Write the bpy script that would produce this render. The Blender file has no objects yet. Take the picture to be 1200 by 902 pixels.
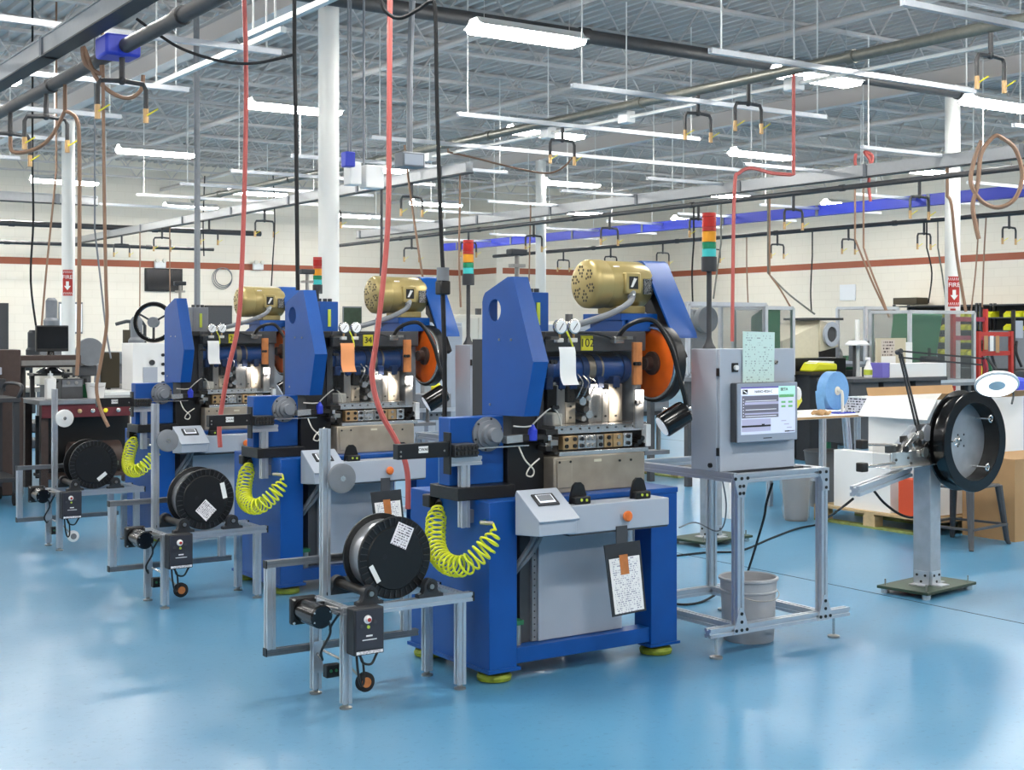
import bpy, math, random
from mathutils import Vector, Matrix
random.seed(7)
R = math.radians
PI = math.pi
SC = bpy.context.scene
COL = SC.collection

# ---------------------------------------------------------------- camera
F, HZ, EYE, YAW = 1600.0, 388.0, 1.6, R(34)      # focal length and horizon in pixels of the 1200x902 frame
cam = bpy.data.objects.new('camera', bpy.data.cameras.new('camera'))
COL.objects.link(cam)
cam.location = (0, 0, EYE)
cam.rotation_euler = (R(90), 0, -YAW)
cam.data.sensor_width = 36
cam.data.lens = F / 1200 * 36
cam.data.shift_y = (HZ - 451) / 1200
cam.data.clip_end = 200
SC.camera = cam
# ---------------------------------------------------------------- world and exposure
W = bpy.data.worlds.new('hall_ambient')
SC.world = W
W.use_nodes = True
W.node_tree.nodes['Background'].inputs[0].default_value = (0.93, 0.96, 1, 1)
W.node_tree.nodes['Background'].inputs[1].default_value = 0.2
LAMP = 62.0                                      # emission of the fluorescent tubes
SC.view_settings.view_transform = 'Standard'
SC.view_settings.look = 'None'
SC.view_settings.gamma = 1
SC.view_settings.use_curve_mapping = False
SC.view_settings.exposure = 0.36
SC.cycles.max_bounces = 7
SC.cycles.diffuse_bounces = 3
SC.cycles.glossy_bounces = 3
SC.cycles.transparent_max_bounces = 12

# ---------------------------------------------------------------- pixel helpers (a pixel gives a direction only)
FW = (math.sin(YAW), math.cos(YAW)); RT = (math.cos(YAW), -math.sin(YAW))
def ray(u, v):
    a = (u - 600) / F
    return (FW[0] + a * RT[0], FW[1] + a * RT[1], (HZ - v) / F)
def onz(u, v, z=0.0):
    r = ray(u, v); t = (z - EYE) / r[2]; return Vector((r[0]*t, r[1]*t, z))
def ony(u, v, y):
    r = ray(u, v); t = y / r[1]; return Vector((r[0]*t, y, EYE + r[2]*t))
def onx(u, v, x):
    r = ray(u, v); t = x / r[0]; return Vector((x, r[1]*t, EYE + r[2]*t))
def atd(u, v, d):
    r = ray(u, v); return Vector((r[0]*d, r[1]*d, EYE + r[2]*d))

# ---------------------------------------------------------------- materials
MATS = {}
def mat(name, rgb, rough=.5, metal=0.0, noise=0.0, scale=20, bump=0.0, emit=0.0, coat=0.0, alpha=None, trans=0.0):
    m = bpy.data.materials.new(name); m.use_nodes = True
    nt = m.node_tree; b = nt.nodes['Principled BSDF']
    c = [((x/255)/12.92 if x/255 <= .04045 else ((x/255+.055)/1.055)**2.4) for x in rgb]
    b.inputs['Base Color'].default_value = (*c, 1)
    b.inputs['Roughness'].default_value = rough
    b.inputs['Metallic'].default_value = metal
    if coat: b.inputs['Coat Weight'].default_value = coat
    if emit:
        b.inputs['Emission Color'].default_value = (*c, 1); b.inputs['Emission Strength'].default_value = emit
    if noise or bump:
        tc = nt.nodes.new('ShaderNodeTexCoord'); n = nt.nodes.new('ShaderNodeTexNoise')
        n.inputs['Scale'].default_value = scale; n.inputs['Detail'].default_value = 5
        nt.links.new(tc.outputs['Object'], n.inputs['Vector'])
        if noise:
            r = nt.nodes.new('ShaderNodeValToRGB')
            r.color_ramp.elements[0].position = .3; r.color_ramp.elements[1].position = .7
            r.color_ramp.elements[0].color = (*[x*(1-noise) for x in c], 1)
            r.color_ramp.elements[1].color = (*[min(1, x*(1+noise*.6)) for x in c], 1)
            nt.links.new(n.outputs[0], r.inputs[0]); nt.links.new(r.outputs[0], b.inputs['Base Color'])
        if bump:
            bp = nt.nodes.new('ShaderNodeBump'); bp.inputs['Strength'].default_value = bump
            nt.links.new(n.outputs[0], bp.inputs['Height']); nt.links.new(bp.outputs[0], b.inputs['Normal'])
    MATS[name] = m
    return m
def clear_mat(name, rgb, amount):
    # thin clear plastic sheet: mostly see-through, with a plain gloss
    m = bpy.data.materials.new(name); m.use_nodes = True; nt = m.node_tree
    b = nt.nodes['Principled BSDF']; o = nt.nodes['Material Output']
    c = [(x/255)**2.2 for x in rgb]
    b.inputs['Base Color'].default_value = (*c, 1); b.inputs['Roughness'].default_value = .12
    t = nt.nodes.new('ShaderNodeBsdfTransparent'); mx = nt.nodes.new('ShaderNodeMixShader')
    mx.inputs[0].default_value = amount
    nt.links.new(t.outputs[0], mx.inputs[1]); nt.links.new(b.outputs[0], mx.inputs[2]); nt.links.new(mx.outputs[0], o.inputs[0])
    MATS[name] = m
def print_mat(name, paper, ink, sx=9, sy=30, amount=.5):
    # paper with rows of small printed marks
    m = mat(name, paper, .7); nt = m.node_tree; b = nt.nodes['Principled BSDF']
    tc = nt.nodes.new('ShaderNodeTexCoord'); sep = nt.nodes.new('ShaderNodeSeparateXYZ')
    nt.links.new(tc.outputs['UV'], sep.inputs[0])
    def mth(op, a, bb=None):
        k = nt.nodes.new('ShaderNodeMath'); k.operation = op
        for i, x in enumerate((a, bb)):
            if x is None: continue
            if isinstance(x, (int, float)): k.inputs[i].default_value = x
            else: nt.links.new(x, k.inputs[i])
        return k.outputs[0]
    row = mth('FLOOR', mth('MULTIPLY', sep.outputs[1], sy))
    fr = mth('FRACT', mth('MULTIPLY', sep.outputs[1], sy))
    cb = nt.nodes.new('ShaderNodeCombineXYZ'); nt.links.new(mth('MULTIPLY', sep.outputs[0], sx*3), cb.inputs[0]); nt.links.new(mth('MULTIPLY', row, 7.3), cb.inputs[1])
    n = nt.nodes.new('ShaderNodeTexNoise'); n.inputs['Scale'].default_value = 1; n.inputs['Detail'].default_value = 2
    nt.links.new(cb.outputs[0], n.inputs['Vector'])
    k = mth('MULTIPLY', mth('GREATER_THAN', n.outputs[0], 1-amount), mth('LESS_THAN', fr, .5))
    ex = mth('MULTIPLY', mth('GREATER_THAN', sep.outputs[0], .08), mth('LESS_THAN', sep.outputs[0], .92))
    k = mth('MULTIPLY', k, ex)
    mx = nt.nodes.new('ShaderNodeMix'); mx.data_type = 'RGBA'
    mx.inputs[6].default_value = b.inputs['Base Color'].default_value
    mx.inputs[7].default_value = (*[(x/255)**2.2 for x in ink], 1)
    nt.links.new(k, mx.inputs[0]); nt.links.new(mx.outputs[2], b.inputs['Base Color'])
    return m

mat('blue', (0, 74, 152), .4, noise=.10, scale=6)
mat('blue_dark', (8, 54, 110), .4, noise=.15, scale=8)
mat('blue_rail', (42, 62, 190), .45)
mat('grey_paint', (170, 178, 190), .42, noise=.03, scale=4)
mat('grey_mid', (120, 124, 130), .5, noise=.06)
mat('grey_dark', (66, 68, 72), .5, noise=.08)
mat('charcoal', (44, 46, 50), .5, noise=.1)
mat('black', (16, 17, 19), .42)
mat('black_gloss', (10, 10, 12), .18)
mat('rubber', (22, 22, 24), .75)
mat('alu', (206, 210, 216), .32, .75, noise=.04, scale=30)
mat('alu_dark', (140, 143, 147), .4, .8, noise=.08, scale=30)
mat('galvanised', (178, 184, 190), .42, .6, noise=.12, scale=14)
mat('steel', (176, 172, 166), .3, .9, noise=.08, scale=25)
mat('steel_bright', (220, 218, 214), .25, .85, noise=.06, scale=25)
mat('steel_bed', (168, 158, 142), .45, .55, noise=.16, scale=9)
mat('steel_dark', (62, 60, 58), .42, .7, noise=.2, scale=18)
mat('brass', (196, 162, 118), .35, .6, noise=.1)
mat('gold', (176, 158, 104), .34, .35, noise=.04, scale=12)
mat('gold_dark', (60, 52, 34), .6)
mat('orange', (226, 100, 22), .42, noise=.22, scale=7)
mat('orange_button', (222, 112, 46), .4)
mat('copper_wood', (196, 120, 62), .55, noise=.2)
mat('yellow_hose', (226, 232, 44), .38)
mat('yellow', (236, 224, 40), .45)
mat('yellow_bin', (206, 206, 30), .55)
mat('green_foot', (132, 148, 34), .6, noise=.35, scale=25)
mat('green', (38, 110, 72), .45, noise=.08)
mat('green_plate', (40, 60, 42), .5, noise=.3, scale=10)
mat('lime', (190, 206, 70), .5)
mat('red', (178, 44, 36), .4)
mat('red_hose', (190, 92, 86), .5)
mat('tan_hose', (150, 116, 92), .5)
mat('amber', (226, 150, 30), .35)
mat('red_lens', (176, 40, 34), .25)
mat('green_lens', (30, 130, 92), .25)
mat('teal_lens', (60, 170, 170), .25, emit=.25)
mat('white', (236, 236, 234), .5)
mat('white_gloss', (238, 240, 242), .3)
mat('white_paint', (228, 228, 224), .45, noise=.03, scale=3)
mat('off_white', (222, 218, 206), .55)
mat('beige', (206, 200, 178), .55, noise=.05)
mat('cream_bench', (196, 186, 160), .55)
mat('wire', (206, 208, 212), .28, .85)
mat('cardboard', (176, 140, 98), .75, noise=.05, scale=8)
mat('pallet_wood', (196, 170, 128), .75, noise=.18, scale=18)
mat('pallet_green', (140, 150, 84), .75, noise=.25, scale=18)
mat('tape_blue', (104, 156, 208), .5, noise=.05, scale=40)
mat('magenta', (150, 30, 62), .5)
mat('brown_machine', (64, 48, 42), .5, noise=.15)
mat('dark_red', (92, 24, 34), .5, noise=.2)
mat('brown_stripe', (158, 86, 60), .6, noise=.06, scale=2)
mat('bucket', (170, 172, 176), .5, noise=.05)
mat('bin_grey', (112, 112, 112), .6)
mat('screen_off', (18, 20, 24), .15)
mat('screen_on', (206, 214, 232), .3, emit=.25)
mat('screen_white', (236, 240, 248), .3, emit=.28)
mat('screen_grey', (106, 106, 120), .3, emit=.25)
mat('screen_lilac', (176, 176, 204), .3, emit=.2)
mat('screen_green', (110, 180, 120), .3, emit=.2)
mat('screen_mint', (186, 232, 222), .3, emit=.25)
mat('screen_purple', (96, 90, 160), .3, emit=.35)
mat('ink', (30, 30, 36), .6)
mat('tube_light', (255, 252, 246), .5, emit=LAMP)
mat('ring_light', (255, 255, 252), .5, emit=2.2)
mat('ceiling_paint', (196, 190, 186), .6, noise=.06, scale=1.5)
mat('joist_paint', (206, 200, 196), .55)
mat('dark_pipe', (58, 58, 60), .5, noise=.15)
mat('pipe_steel', (120, 120, 112), .4, .5, noise=.15)
mat('busway', (172, 174, 176), .4, .35, noise=.05)
mat('plastic_grey_blue', (150, 160, 176), .45)
clear_mat('clear', (60, 64, 66), .14)
clear_mat('clear_smoke', (120, 126, 126), .16)
clear_mat('clear_bag', (215, 220, 224), .28)
print_mat('paper_print', (240, 238, 236), (160, 156, 172), 8, 26, .48)
print_mat('paper_mint', (206, 230, 224), (140, 160, 160), 6, 22, .42)
print_mat('label_print', (238, 234, 236), (90, 80, 90), 5, 9, .5)
print_mat('plate_print', (30, 30, 32), (190, 190, 185), 6, 14, .5)
print_mat('photo_print', (200, 190, 180), (70, 56, 60), 4, 5, .5)
print_mat('floral_box', (232, 232, 234), (60, 60, 70), 5, 6, .5)
print_mat('box_red', (206, 78, 44), (70, 30, 30), 4, 7, .5)

# floor: worn glossy blue epoxy
m = mat('floor_epoxy', (62, 134, 184), .3); nt = m.node_tree; b = nt.nodes['Principled BSDF']
tc = nt.nodes.new('ShaderNodeTexCoord')
def nz(scale, det, rough=.55):
    n = nt.nodes.new('ShaderNodeTexNoise'); n.inputs['Scale'].default_value = scale; n.inputs['Detail'].default_value = det
    n.inputs['Roughness'].default_value = rough; nt.links.new(tc.outputs['Object'], n.inputs['Vector']); return n.outputs[0]
def ramp(src, stops):
    r = nt.nodes.new('ShaderNodeValToRGB'); e = r.color_ramp.elements
    e[0].position, e[0].color = stops[0][0], (*stops[0][1], 1); e[1].position, e[1].color = stops[-1][0], (*stops[-1][1], 1)
    for p, c in stops[1:-1]:
        k = e.new(p); k.color = (*c, 1)
    nt.links.new(src, r.inputs[0]); return r.outputs[0]
base = ramp(nz(.5, 4, .5), [(.25, (.045, .19, .35)), (.5, (.07, .24, .40)), (.78, (.12, .29, .44))])
scuff = ramp(nz(30, 7, .72), [(.30, (.52, .54, .58)), (.44, (1, 1, 1)), (1, (1, 1, 1))])
mx = nt.nodes.new('ShaderNodeMix'); mx.data_type = 'RGBA'; mx.blend_type = 'MULTIPLY'; mx.inputs[0].default_value = .75
# pale lane alongside the spools: foot wear plus bright reflections painted into the colour
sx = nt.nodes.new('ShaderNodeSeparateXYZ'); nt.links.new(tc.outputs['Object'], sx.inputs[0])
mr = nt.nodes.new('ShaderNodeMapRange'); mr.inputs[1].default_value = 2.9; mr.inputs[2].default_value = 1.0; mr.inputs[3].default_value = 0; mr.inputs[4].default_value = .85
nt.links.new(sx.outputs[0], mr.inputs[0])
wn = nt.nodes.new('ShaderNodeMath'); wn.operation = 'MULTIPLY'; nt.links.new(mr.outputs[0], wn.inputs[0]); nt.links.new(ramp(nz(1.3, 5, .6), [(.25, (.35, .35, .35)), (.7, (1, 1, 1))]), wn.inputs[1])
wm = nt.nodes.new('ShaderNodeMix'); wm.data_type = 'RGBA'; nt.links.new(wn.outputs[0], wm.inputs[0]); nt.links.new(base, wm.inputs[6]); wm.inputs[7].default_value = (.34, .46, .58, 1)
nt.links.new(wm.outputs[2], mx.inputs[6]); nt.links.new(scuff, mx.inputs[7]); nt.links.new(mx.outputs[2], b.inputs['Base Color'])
ro = ramp(nz(3.5, 5), [(.3, (.282, .282, .282)), (.7, (.295, .295, .295))]); nt.links.new(ro, b.inputs['Roughness'])
bp = nt.nodes.new('ShaderNodeBump'); bp.inputs['Strength'].default_value = .02; bp.inputs['Distance'].default_value = .004
nt.links.new(nz(160, 2), bp.inputs['Height']); nt.links.new(bp.outputs[0], b.inputs['Normal'])
# far block wall: painted concrete block, joints too fine to build at that distance
m = mat('block_wall', (226, 218, 200), .65); nt = m.node_tree; b = nt.nodes['Principled BSDF']
tc = nt.nodes.new('ShaderNodeTexCoord'); br = nt.nodes.new('ShaderNodeTexBrick')
br.inputs['Color1'].default_value = (.83, .77, .66, 1); br.inputs['Color2'].default_value = (.81, .75, .645, 1)
br.inputs['Mortar'].default_value = (.77, .71, .60, 1)
br.inputs['Scale'].default_value = 1; br.inputs['Brick Width'].default_value = .4; br.inputs['Row Height'].default_value = .2; br.inputs['Mortar Size'].default_value = .008
nt.links.new(tc.outputs['UV'], br.inputs['Vector']); nt.links.new(br.outputs[0], b.inputs['Base Color'])

# ---------------------------------------------------------------- mesh builder
def basis(d, up=None):
    d = Vector(d).normalized()
    u = Vector(up) if up else (Vector((0, 0, 1)) if abs(d.z) < .95 else Vector((1, 0, 0)))
    a = u.cross(d).normalized(); return a, d.cross(a).normalized(), d
class B:
    def __init__(s): s.v = []; s.f = []; s.uv = {}
    def add(s, vs, fs):
        n = len(s.v); s.v += [tuple(x) for x in vs]; s.f += [tuple(i+n for i in f) for f in fs]; return s
    def box(s, x0, x1, y0, y1, z0, z1):
        if x0 > x1: x0, x1 = x1, x0
        if y0 > y1: y0, y1 = y1, y0
        if z0 > z1: z0, z1 = z1, z0
        return s.add([(x0,y0,z0),(x1,y0,z0),(x1,y1,z0),(x0,y1,z0),(x0,y0,z1),(x1,y0,z1),(x1,y1,z1),(x0,y1,z1)],
                     [(0,3,2,1),(4,5,6,7),(0,1,5,4),(1,2,6,5),(2,3,7,6),(3,0,4,7)])
    def obox(s, c, sx, sy, sz, M):     # box centred at c, turned by matrix M
        vs = [Vector(c) + M @ Vector((i*sx/2, j*sy/2, k*sz/2)) for k in (-1, 1) for i, j in ((-1,-1),(1,-1),(1,1),(-1,1))]
        return s.add(vs, [(0,3,2,1),(4,5,6,7),(0,1,5,4),(1,2,6,5),(2,3,7,6),(3,0,4,7)])
    def bar(s, p0, p1, w, h=None, up=None):   # rectangular bar between two points
        p0, p1 = Vector(p0), Vector(p1); a, c, d = basis(p1-p0, up); h = h or w
        vs = [p + a*i*w/2 + c*j*h/2 for p in (p0, p1) for i, j in ((-1,-1),(1,-1),(1,1),(-1,1))]
        return s.add(vs, [(3,2,1,0),(4,5,6,7),(0,1,5,4),(1,2,6,5),(2,3,7,6),(3,0,4,7)])
    def cyl(s, p0, p1, r, r2=None, n=16):
        p0, p1 = Vector(p0), Vector(p1); a, c, d = basis(p1-p0); r2 = r if r2 is None else r2
        vs = [p + (a*math.cos(t)+c*math.sin(t))*q for p, q in ((p0, r), (p1, r2)) for t in [2*PI*i/n for i in range(n)]]
        return s.add(vs, [tuple(range(n))[::-1], tuple(range(n, 2*n))] + [(i, (i+1) % n, n+(i+1) % n, n+i) for i in range(n)])
    def lathe(s, prof, o, axis, n=24):        # prof: (radius, height along axis)
        o = Vector(o); a, c, d = basis(axis)
        vs = [o + d*h + (a*math.cos(t)+c*math.sin(t))*r for r, h in prof for t in [2*PI*i/n for i in range(n)]]
        k = len(prof)
        fs = [(j*n+i, j*n+(i+1) % n, (j+1)*n+(i+1) % n, (j+1)*n+i) for j in range(k-1) for i in range(n)]
        if prof[0][0] > 1e-5: fs.append(tuple(range(n))[::-1])
        if prof[-1][0] > 1e-5: fs.append(tuple(range((k-1)*n, k*n)))
        return s.add(vs, fs)
    def ring(s, prof, o, axis, n=32):         # closed profile turned about the axis
        o = Vector(o); a, c, d = basis(axis); k = len(prof)
        vs = [o + d*h + (a*math.cos(t)+c*math.sin(t))*r for r, h in prof for t in [2*PI*i/n for i in range(n)]]
        return s.add(vs, [(j*n+i, j*n+(i+1) % n, ((j+1) % k)*n+(i+1) % n, ((j+1) % k)*n+i) for j in range(k) for i in range(n)])
    def tube(s, pts, r, n=8):
        pts = [Vector(p) for p in pts]; m = len(pts)
        t = [(pts[min(i+1, m-1)]-pts[max(i-1, 0)]).normalized() for i in range(m)]
        a, c, _ = basis(t[0]); vs = []
        for i in range(m):
            a = (a - t[i]*a.dot(t[i]))
            a = a.normalized() if a.length > 1e-6 else basis(t[i])[0]
            c = t[i].cross(a); q = r[i] if isinstance(r, (list, tuple)) else r
            vs += [pts[i] + (a*math.cos(2*PI*k/n)+c*math.sin(2*PI*k/n))*q for k in range(n)]
        fs = [(j*n+i, j*n+(i+1) % n, (j+1)*n+(i+1) % n, (j+1)*n+i) for j in range(m-1) for i in range(n)]
        fs += [tuple(range(n))[::-1], tuple(range((m-1)*n, m*n))]
        return s.add(vs, fs)
    def prism(s, poly, ax, a0, a1):           # polygon in the other two axes, pushed along axis ax
        def P(p, h):
            return {'x': (h, p[0], p[1]), 'y': (p[0], h, p[1]), 'z': (p[0], p[1], h)}[ax]
        n = len(poly)
        return s.add([P(p, h) for h in (a0, a1) for p in poly],
                     [tuple(range(n))[::-1], tuple(range(n, 2*n))] + [(i, (i+1) % n, n+(i+1) % n, n+i) for i in range(n)])
    def ext(s, p0, p1, w, up=None, h=None):   # slotted aluminium extrusion, h = a double-height profile
        p0, p1 = Vector(p0), Vector(p1); a, c, d = basis(p1-p0, up)
        q = [(-.5,-.5),(-.14,-.5),(-.14,-.32),(.14,-.32),(.14,-.5),(.5,-.5)]
        prof = []
        for k in range(4):
            co, si = ((1,0),(0,1),(-1,0),(0,-1))[k]
            prof += [(x*co-y*si, x*si+y*co) for x, y in q[:-1]]
        n = len(prof); hh = h or w
        vs = [p + a*x*w + c*y*hh for p in (p0, p1) for x, y in prof]
        fs = [(i, (i+1) % n, n+(i+1) % n, n+i) for i in range(n)] + [tuple(range(n))[::-1], tuple(range(n, 2*n))]
        return s.add(vs, fs)
    def sphere(s, c, r, n=12, m=8, sc=(1, 1, 1)):
        c = Vector(c)
        prof = [(math.sin(PI*j/m)*r, -math.cos(PI*j/m)*r) for j in range(m+1)]
        vs = [c + Vector((q*math.cos(2*PI*i/n)*sc[0], q*math.sin(2*PI*i/n)*sc[1], h*sc[2])) for q, h in prof for i in range(n)]
        return s.add(vs, [(j*n+i, j*n+(i+1) % n, (j+1)*n+(i+1) % n, (j+1)*n+i) for j in range(m) for i in range(n)])
    def quad(s, a, b, c, d, t=.0):            # sheet a,b,c,d (a lower left, b lower right); thickness t; carries UVs
        a, b, c, d = map(Vector, (a, b, c, d)); nrm = (b-a).cross(d-a).normalized()
        n0 = len(s.f)
        if t:
            vs = [a, b, c, d] + [p - nrm*t for p in (a, b, c, d)]
            s.add(vs, [(0,1,2,3),(7,6,5,4),(0,4,5,1),(1,5,6,2),(2,6,7,3),(3,7,4,0)])
        else:
            s.add([a, b, c, d], [(0,1,2,3)])
        s.uv[n0] = ((0,0),(1,0),(1,1),(0,1)); return s
    def build(s, name, m, parent=None, bev=0, smooth=True):
        me = bpy.data.meshes.new(name); me.from_pydata(s.v, [], s.f); me.update()
        if s.uv:
            L = me.uv_layers.new(name='UVMap')
            for fi, uvs in s.uv.items():
                p = me.polygons[fi]
                for k, li in enumerate(p.loop_indices): L.data[li].uv = uvs[k]
        me.materials.append(MATS[m])
        if smooth:
            me.polygons.foreach_set('use_smooth', [True]*len(me.polygons))
            me.set_sharp_from_angle(angle=R(35))
        o = bpy.data.objects.new(name, me); COL.objects.link(o)
        if parent: o.parent = parent
        if bev:
            k = o.modifiers.new('edge', 'BEVEL'); k.width = bev; k.segments = 2; k.limit_method = 'ANGLE'; k.angle_limit = R(40)
        return o
def thing(name, label, cat, loc=(0,0,0), rz=0, group=None):
    o = bpy.data.objects.new(name, None); COL.objects.link(o); o.empty_display_size = .1
    o.location = loc; o.rotation_euler = (0, 0, rz)
    return tag(o, label, cat, group)
def tag(o, label, cat, group=None):
    o['label'] = label; o['category'] = cat
    if group: o['group'] = group
    return o
def struct(o, label=None):
    o['kind'] = 'structure'
    if label: o['label'] = label
    return o
def kids(o): return [c for c in bpy.data.objects if c.parent == o]
def copy_tree(o, off=(0,0,0), label=None, group=None, skip=()):
    def cp(src, par):
        c = src.copy(); COL.objects.link(c); c.parent = par
        for ch in kids(src):
            if ch.name.split('.')[0] not in skip: cp(ch, c)
        return c
    c = cp(o, o.parent); c.location = Vector(o.location) + Vector(off)
    if label: c['label'] = label
    if group: c['group'] = group
    return c
def text(name, body, size, loc, rot, m, parent=None, depth=.0008, align='CENTER'):
    cu = bpy.data.curves.new(name, 'FONT'); cu.body = body; cu.size = size; cu.align_x = align; cu.align_y = 'CENTER'; cu.extrude = depth
    t = bpy.data.objects.new(name, cu); COL.objects.link(t)
    bpy.context.view_layer.update()
    me = bpy.data.meshes.new_from_object(t.evaluated_get(bpy.context.evaluated_depsgraph_get()))
    bpy.data.objects.remove(t)
    me.materials.clear(); me.materials.append(MATS[m])
    o = bpy.data.objects.new(name, me); COL.objects.link(o); o.location = loc; o.rotation_euler = rot
    if parent: o.parent = parent
    return o
def spline(pts, k=6):       # smooth line through points
    pts = [Vector(p) for p in pts]; out = []
    for i in range(len(pts)-1):
        p0 = pts[max(i-1, 0)]; p1 = pts[i]; p2 = pts[i+1]; p3 = pts[min(i+2, len(pts)-1)]
        for j in range(k):
            t = j/k
            out.append(.5*((2*p1)+(p2-p0)*t+(2*p0-5*p1+4*p2-p3)*t*t+(3*p1-p0-3*p2+p3)*t**3))
    return out + [pts[-1]]

# ================================================================ THE HALL
WX, WY = 25.9, 32.9          # the two far walls
XL, YN = -9.0, -5.0          # how far floor and roof go on past the camera
DECK = 5.75
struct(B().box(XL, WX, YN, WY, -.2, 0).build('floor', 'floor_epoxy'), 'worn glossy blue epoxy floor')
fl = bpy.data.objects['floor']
for x in (6.5, 13.2, 19.8):   # saw-cut joints in the slab
    B().box(x-.004, x+.004, 0, WY, 0, .0012).build('floor_joint', 'ink', fl)
def wall(name, a, b, z1=DECK+.15, label=''):
    # a -> b along the wall, inside on the left hand side turned to the room
    o = B(); a = Vector((*a, 0)); b = Vector((*b, 0)); L = (b-a).length
    o.quad(a, b, b+Vector((0,0,z1)), a+Vector((0,0,z1)), .2)
    o.uv[0] = ((0,0),(L,0),(L,z1),(0,z1))
    w = o.build(name, 'block_wall'); struct(w, label)
    d = (b-a).normalized(); n = d.cross(Vector((0,0,1)))
    st = B(); c0 = a + n*.004; c1 = b + n*.004
    st.quad(c0+Vector((0,0,3.17)), c1+Vector((0,0,3.17)), c1+Vector((0,0,3.33)), c0+Vector((0,0,3.33)), .003)
    st.build('painted_stripe', 'brown_stripe', w)
    return w
wall('wall_left', (XL, WY), (20.4, WY), label='cream painted block wall with a brown stripe')
wall('wall_niche', (20.4, WY), (20.4, 31.0), label='short return of the cream block wall')
wall('wall_back', (20.6, 31.0), (WX, 31.0), label='cream painted block wall in the far corner')
wall('wall_right', (WX, 31.0), (WX, YN), label='cream painted block wall with brown stripe above shelving')
# roof deck: steel sheet with ribs running along y
poly = []; x = XL; p = .19
while x < WX:
    poly += [(x, DECK), (x+.06, DECK), (x+.08, DECK+.05), (x+p-.02, DECK+.05)]; x += p
poly = poly + [(x, DECK), (x, DECK+.1), (XL, DECK+.1)]
vs = [(q[0], y, q[1]) for y in (YN, WY) for q in poly[:-2]]; n = len(poly)-2
dk = B(); dk.add(vs, [(i, i+1, n+i+1, n+i) for i in range(n-1)])
struct(dk.build('ceiling', 'ceiling_paint', smooth=False), 'grey painted corrugated steel roof deck')
# bar joists along x: two chords and one bent rod between them
def joist():
    t = thing('roof_joist', 'grey open-web bar joist under the corrugated roof deck', 'joist', (0, 0, 0), 0, 'bar joists of the roof')
    x0, x1 = XL+1, WX-.05
    c = B(); c.box(x0, x1, -.05, -.008, DECK-.04, DECK-.001); c.box(x0, x1, .008, .05, DECK-.04, DECK-.001); c.build('top_chord', 'joist_paint', t)
    c = B(); c.box(x0, x1, -.045, -.008, 5.15, 5.185); c.box(x0, x1, .008, .045, 5.15, 5.185); c.build('bottom_chord', 'joist_paint', t)
    pts = []; x = x0; up = 0
    while x < x1: pts.append((x, 0, DECK-.02 if up else 5.168)); x += .42; up = 1-up
    w = B()
    for a, b2 in zip(pts, pts[1:]): w.cyl(a, b2, .013, n=5)
    w.build('bent_rod_web', 'joist_paint', t)
    return t
j0 = joist(); j0.location.y = 5.9
ys = [5.9+1.8*i for i in range(1, 15)]
for y in ys: copy_tree(j0, (0, y-5.9, 0))
def beam(x, z=5.02, d=.26, w=.16):
    t = thing('roof_beam', 'grey steel roof girder running across under the joists', 'beam', (x, 0, 0), 0, 'girders of the roof')
    B().box(-w/2, w/2, 3, WY-.05, z, z+.02).build('lower_flange', 'joist_paint', t)
    B().box(-w/2, w/2, 3, WY-.05, z+d-.02, z+d-.005-.135+.13).build('upper_flange', 'joist_paint', t)
    B().box(-.008, .008, 3, WY-.05, z+.02, z+d-.02).build('web_plate', 'joist_paint', t)
    return t
for x in (5.9, 15.1): beam(x, 4.88, .265)
for x in (8.7, 11.7, 18.0, 21.0):
    t = B().cyl((x, 4, 5.1), (x, WY-.05, 5.1), .045, n=10).build('roof_tie', 'joist_paint')
    tag(t, 'long round tie pipe across the underside of roof joists', 'pipe', 'ties under the roof')
# columns
def fire_sign(t, rz, z):
    s = B()
    for k in range(9):
        a0 = rz + R(-44+k*88/9); a1 = rz + R(-44+(k+1)*88/9); r = .1055
        n0 = len(s.f)
        s.add([(r*math.cos(a0), r*math.sin(a0), z-.2), (r*math.cos(a1), r*math.sin(a1), z-.2), (r*math.cos(a1), r*math.sin(a1), z+.2), (r*math.cos(a0), r*math.sin(a0), z+.2)], [(0,1,2,3)])
    sg = s.build('fire_sign', 'red', t)
    c = Vector((math.cos(rz), math.sin(rz), 0)); r3 = rz + PI/2
    def onp(o, h, lift=.112): return (c.x*lift - math.sin(rz)*o, c.y*lift + math.cos(rz)*o, z+h)
    text('fire_word', 'FIRE', .085, onp(0, .085), (R(90), 0, r3), 'white', sg, .001)
    a = B(); M = Matrix.Rotation(r3, 3, 'Z')
    pl = [(-.022, .02), (-.022, -.05), (-.05, -.05), (0, -.115), (.05, -.05), (.022, -.05), (.022, .02)]
    vs = [Vector(onp(0, 0)) + M @ Vector((q[0], 0, q[1])) for q in pl]
    a.add(vs, [tuple(range(7))]); a.build('arrow', 'white', sg)
    h = B()
    for zz in (-.165, .165):
        for k in range(-3, 4):
            vs = [Vector(onp(0, 0, .110)) + M @ Vector(q) for q in ((k*.026-.009, 0, zz-.018), (k*.026-.001, 0, zz-.018), (k*.026+.009, 0, zz+.018), (k*.026+.001, 0, zz+.018))]
            h.add(vs, [(0,1,2,3)])
    h.build('hazard_stripes', 'white', sg)
def column(x, y, label, sign=None):
    t = thing('round_column', label, 'column', (x, y, 0))
    B().cyl((0,0,.02), (0,0,4.86), .1, n=28).build('shaft', 'white_paint', t)
    B().box(-.17,.17,-.17,.17,0,.02).build('base_plate', 'grey_dark', t)
    B().box(-.14,.14,-.14,.14,4.86,4.88).build('cap_plate', 'joist_paint', t)
    if sign: fire_sign(t, sign[0], sign[1])
column(5.87, 11.85, 'thick white round steel column behind the machine numbered 34')
column(15.13, 11.87, 'white round column with red fire sign, behind green machine', (R(-131), 2.13))
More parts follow.
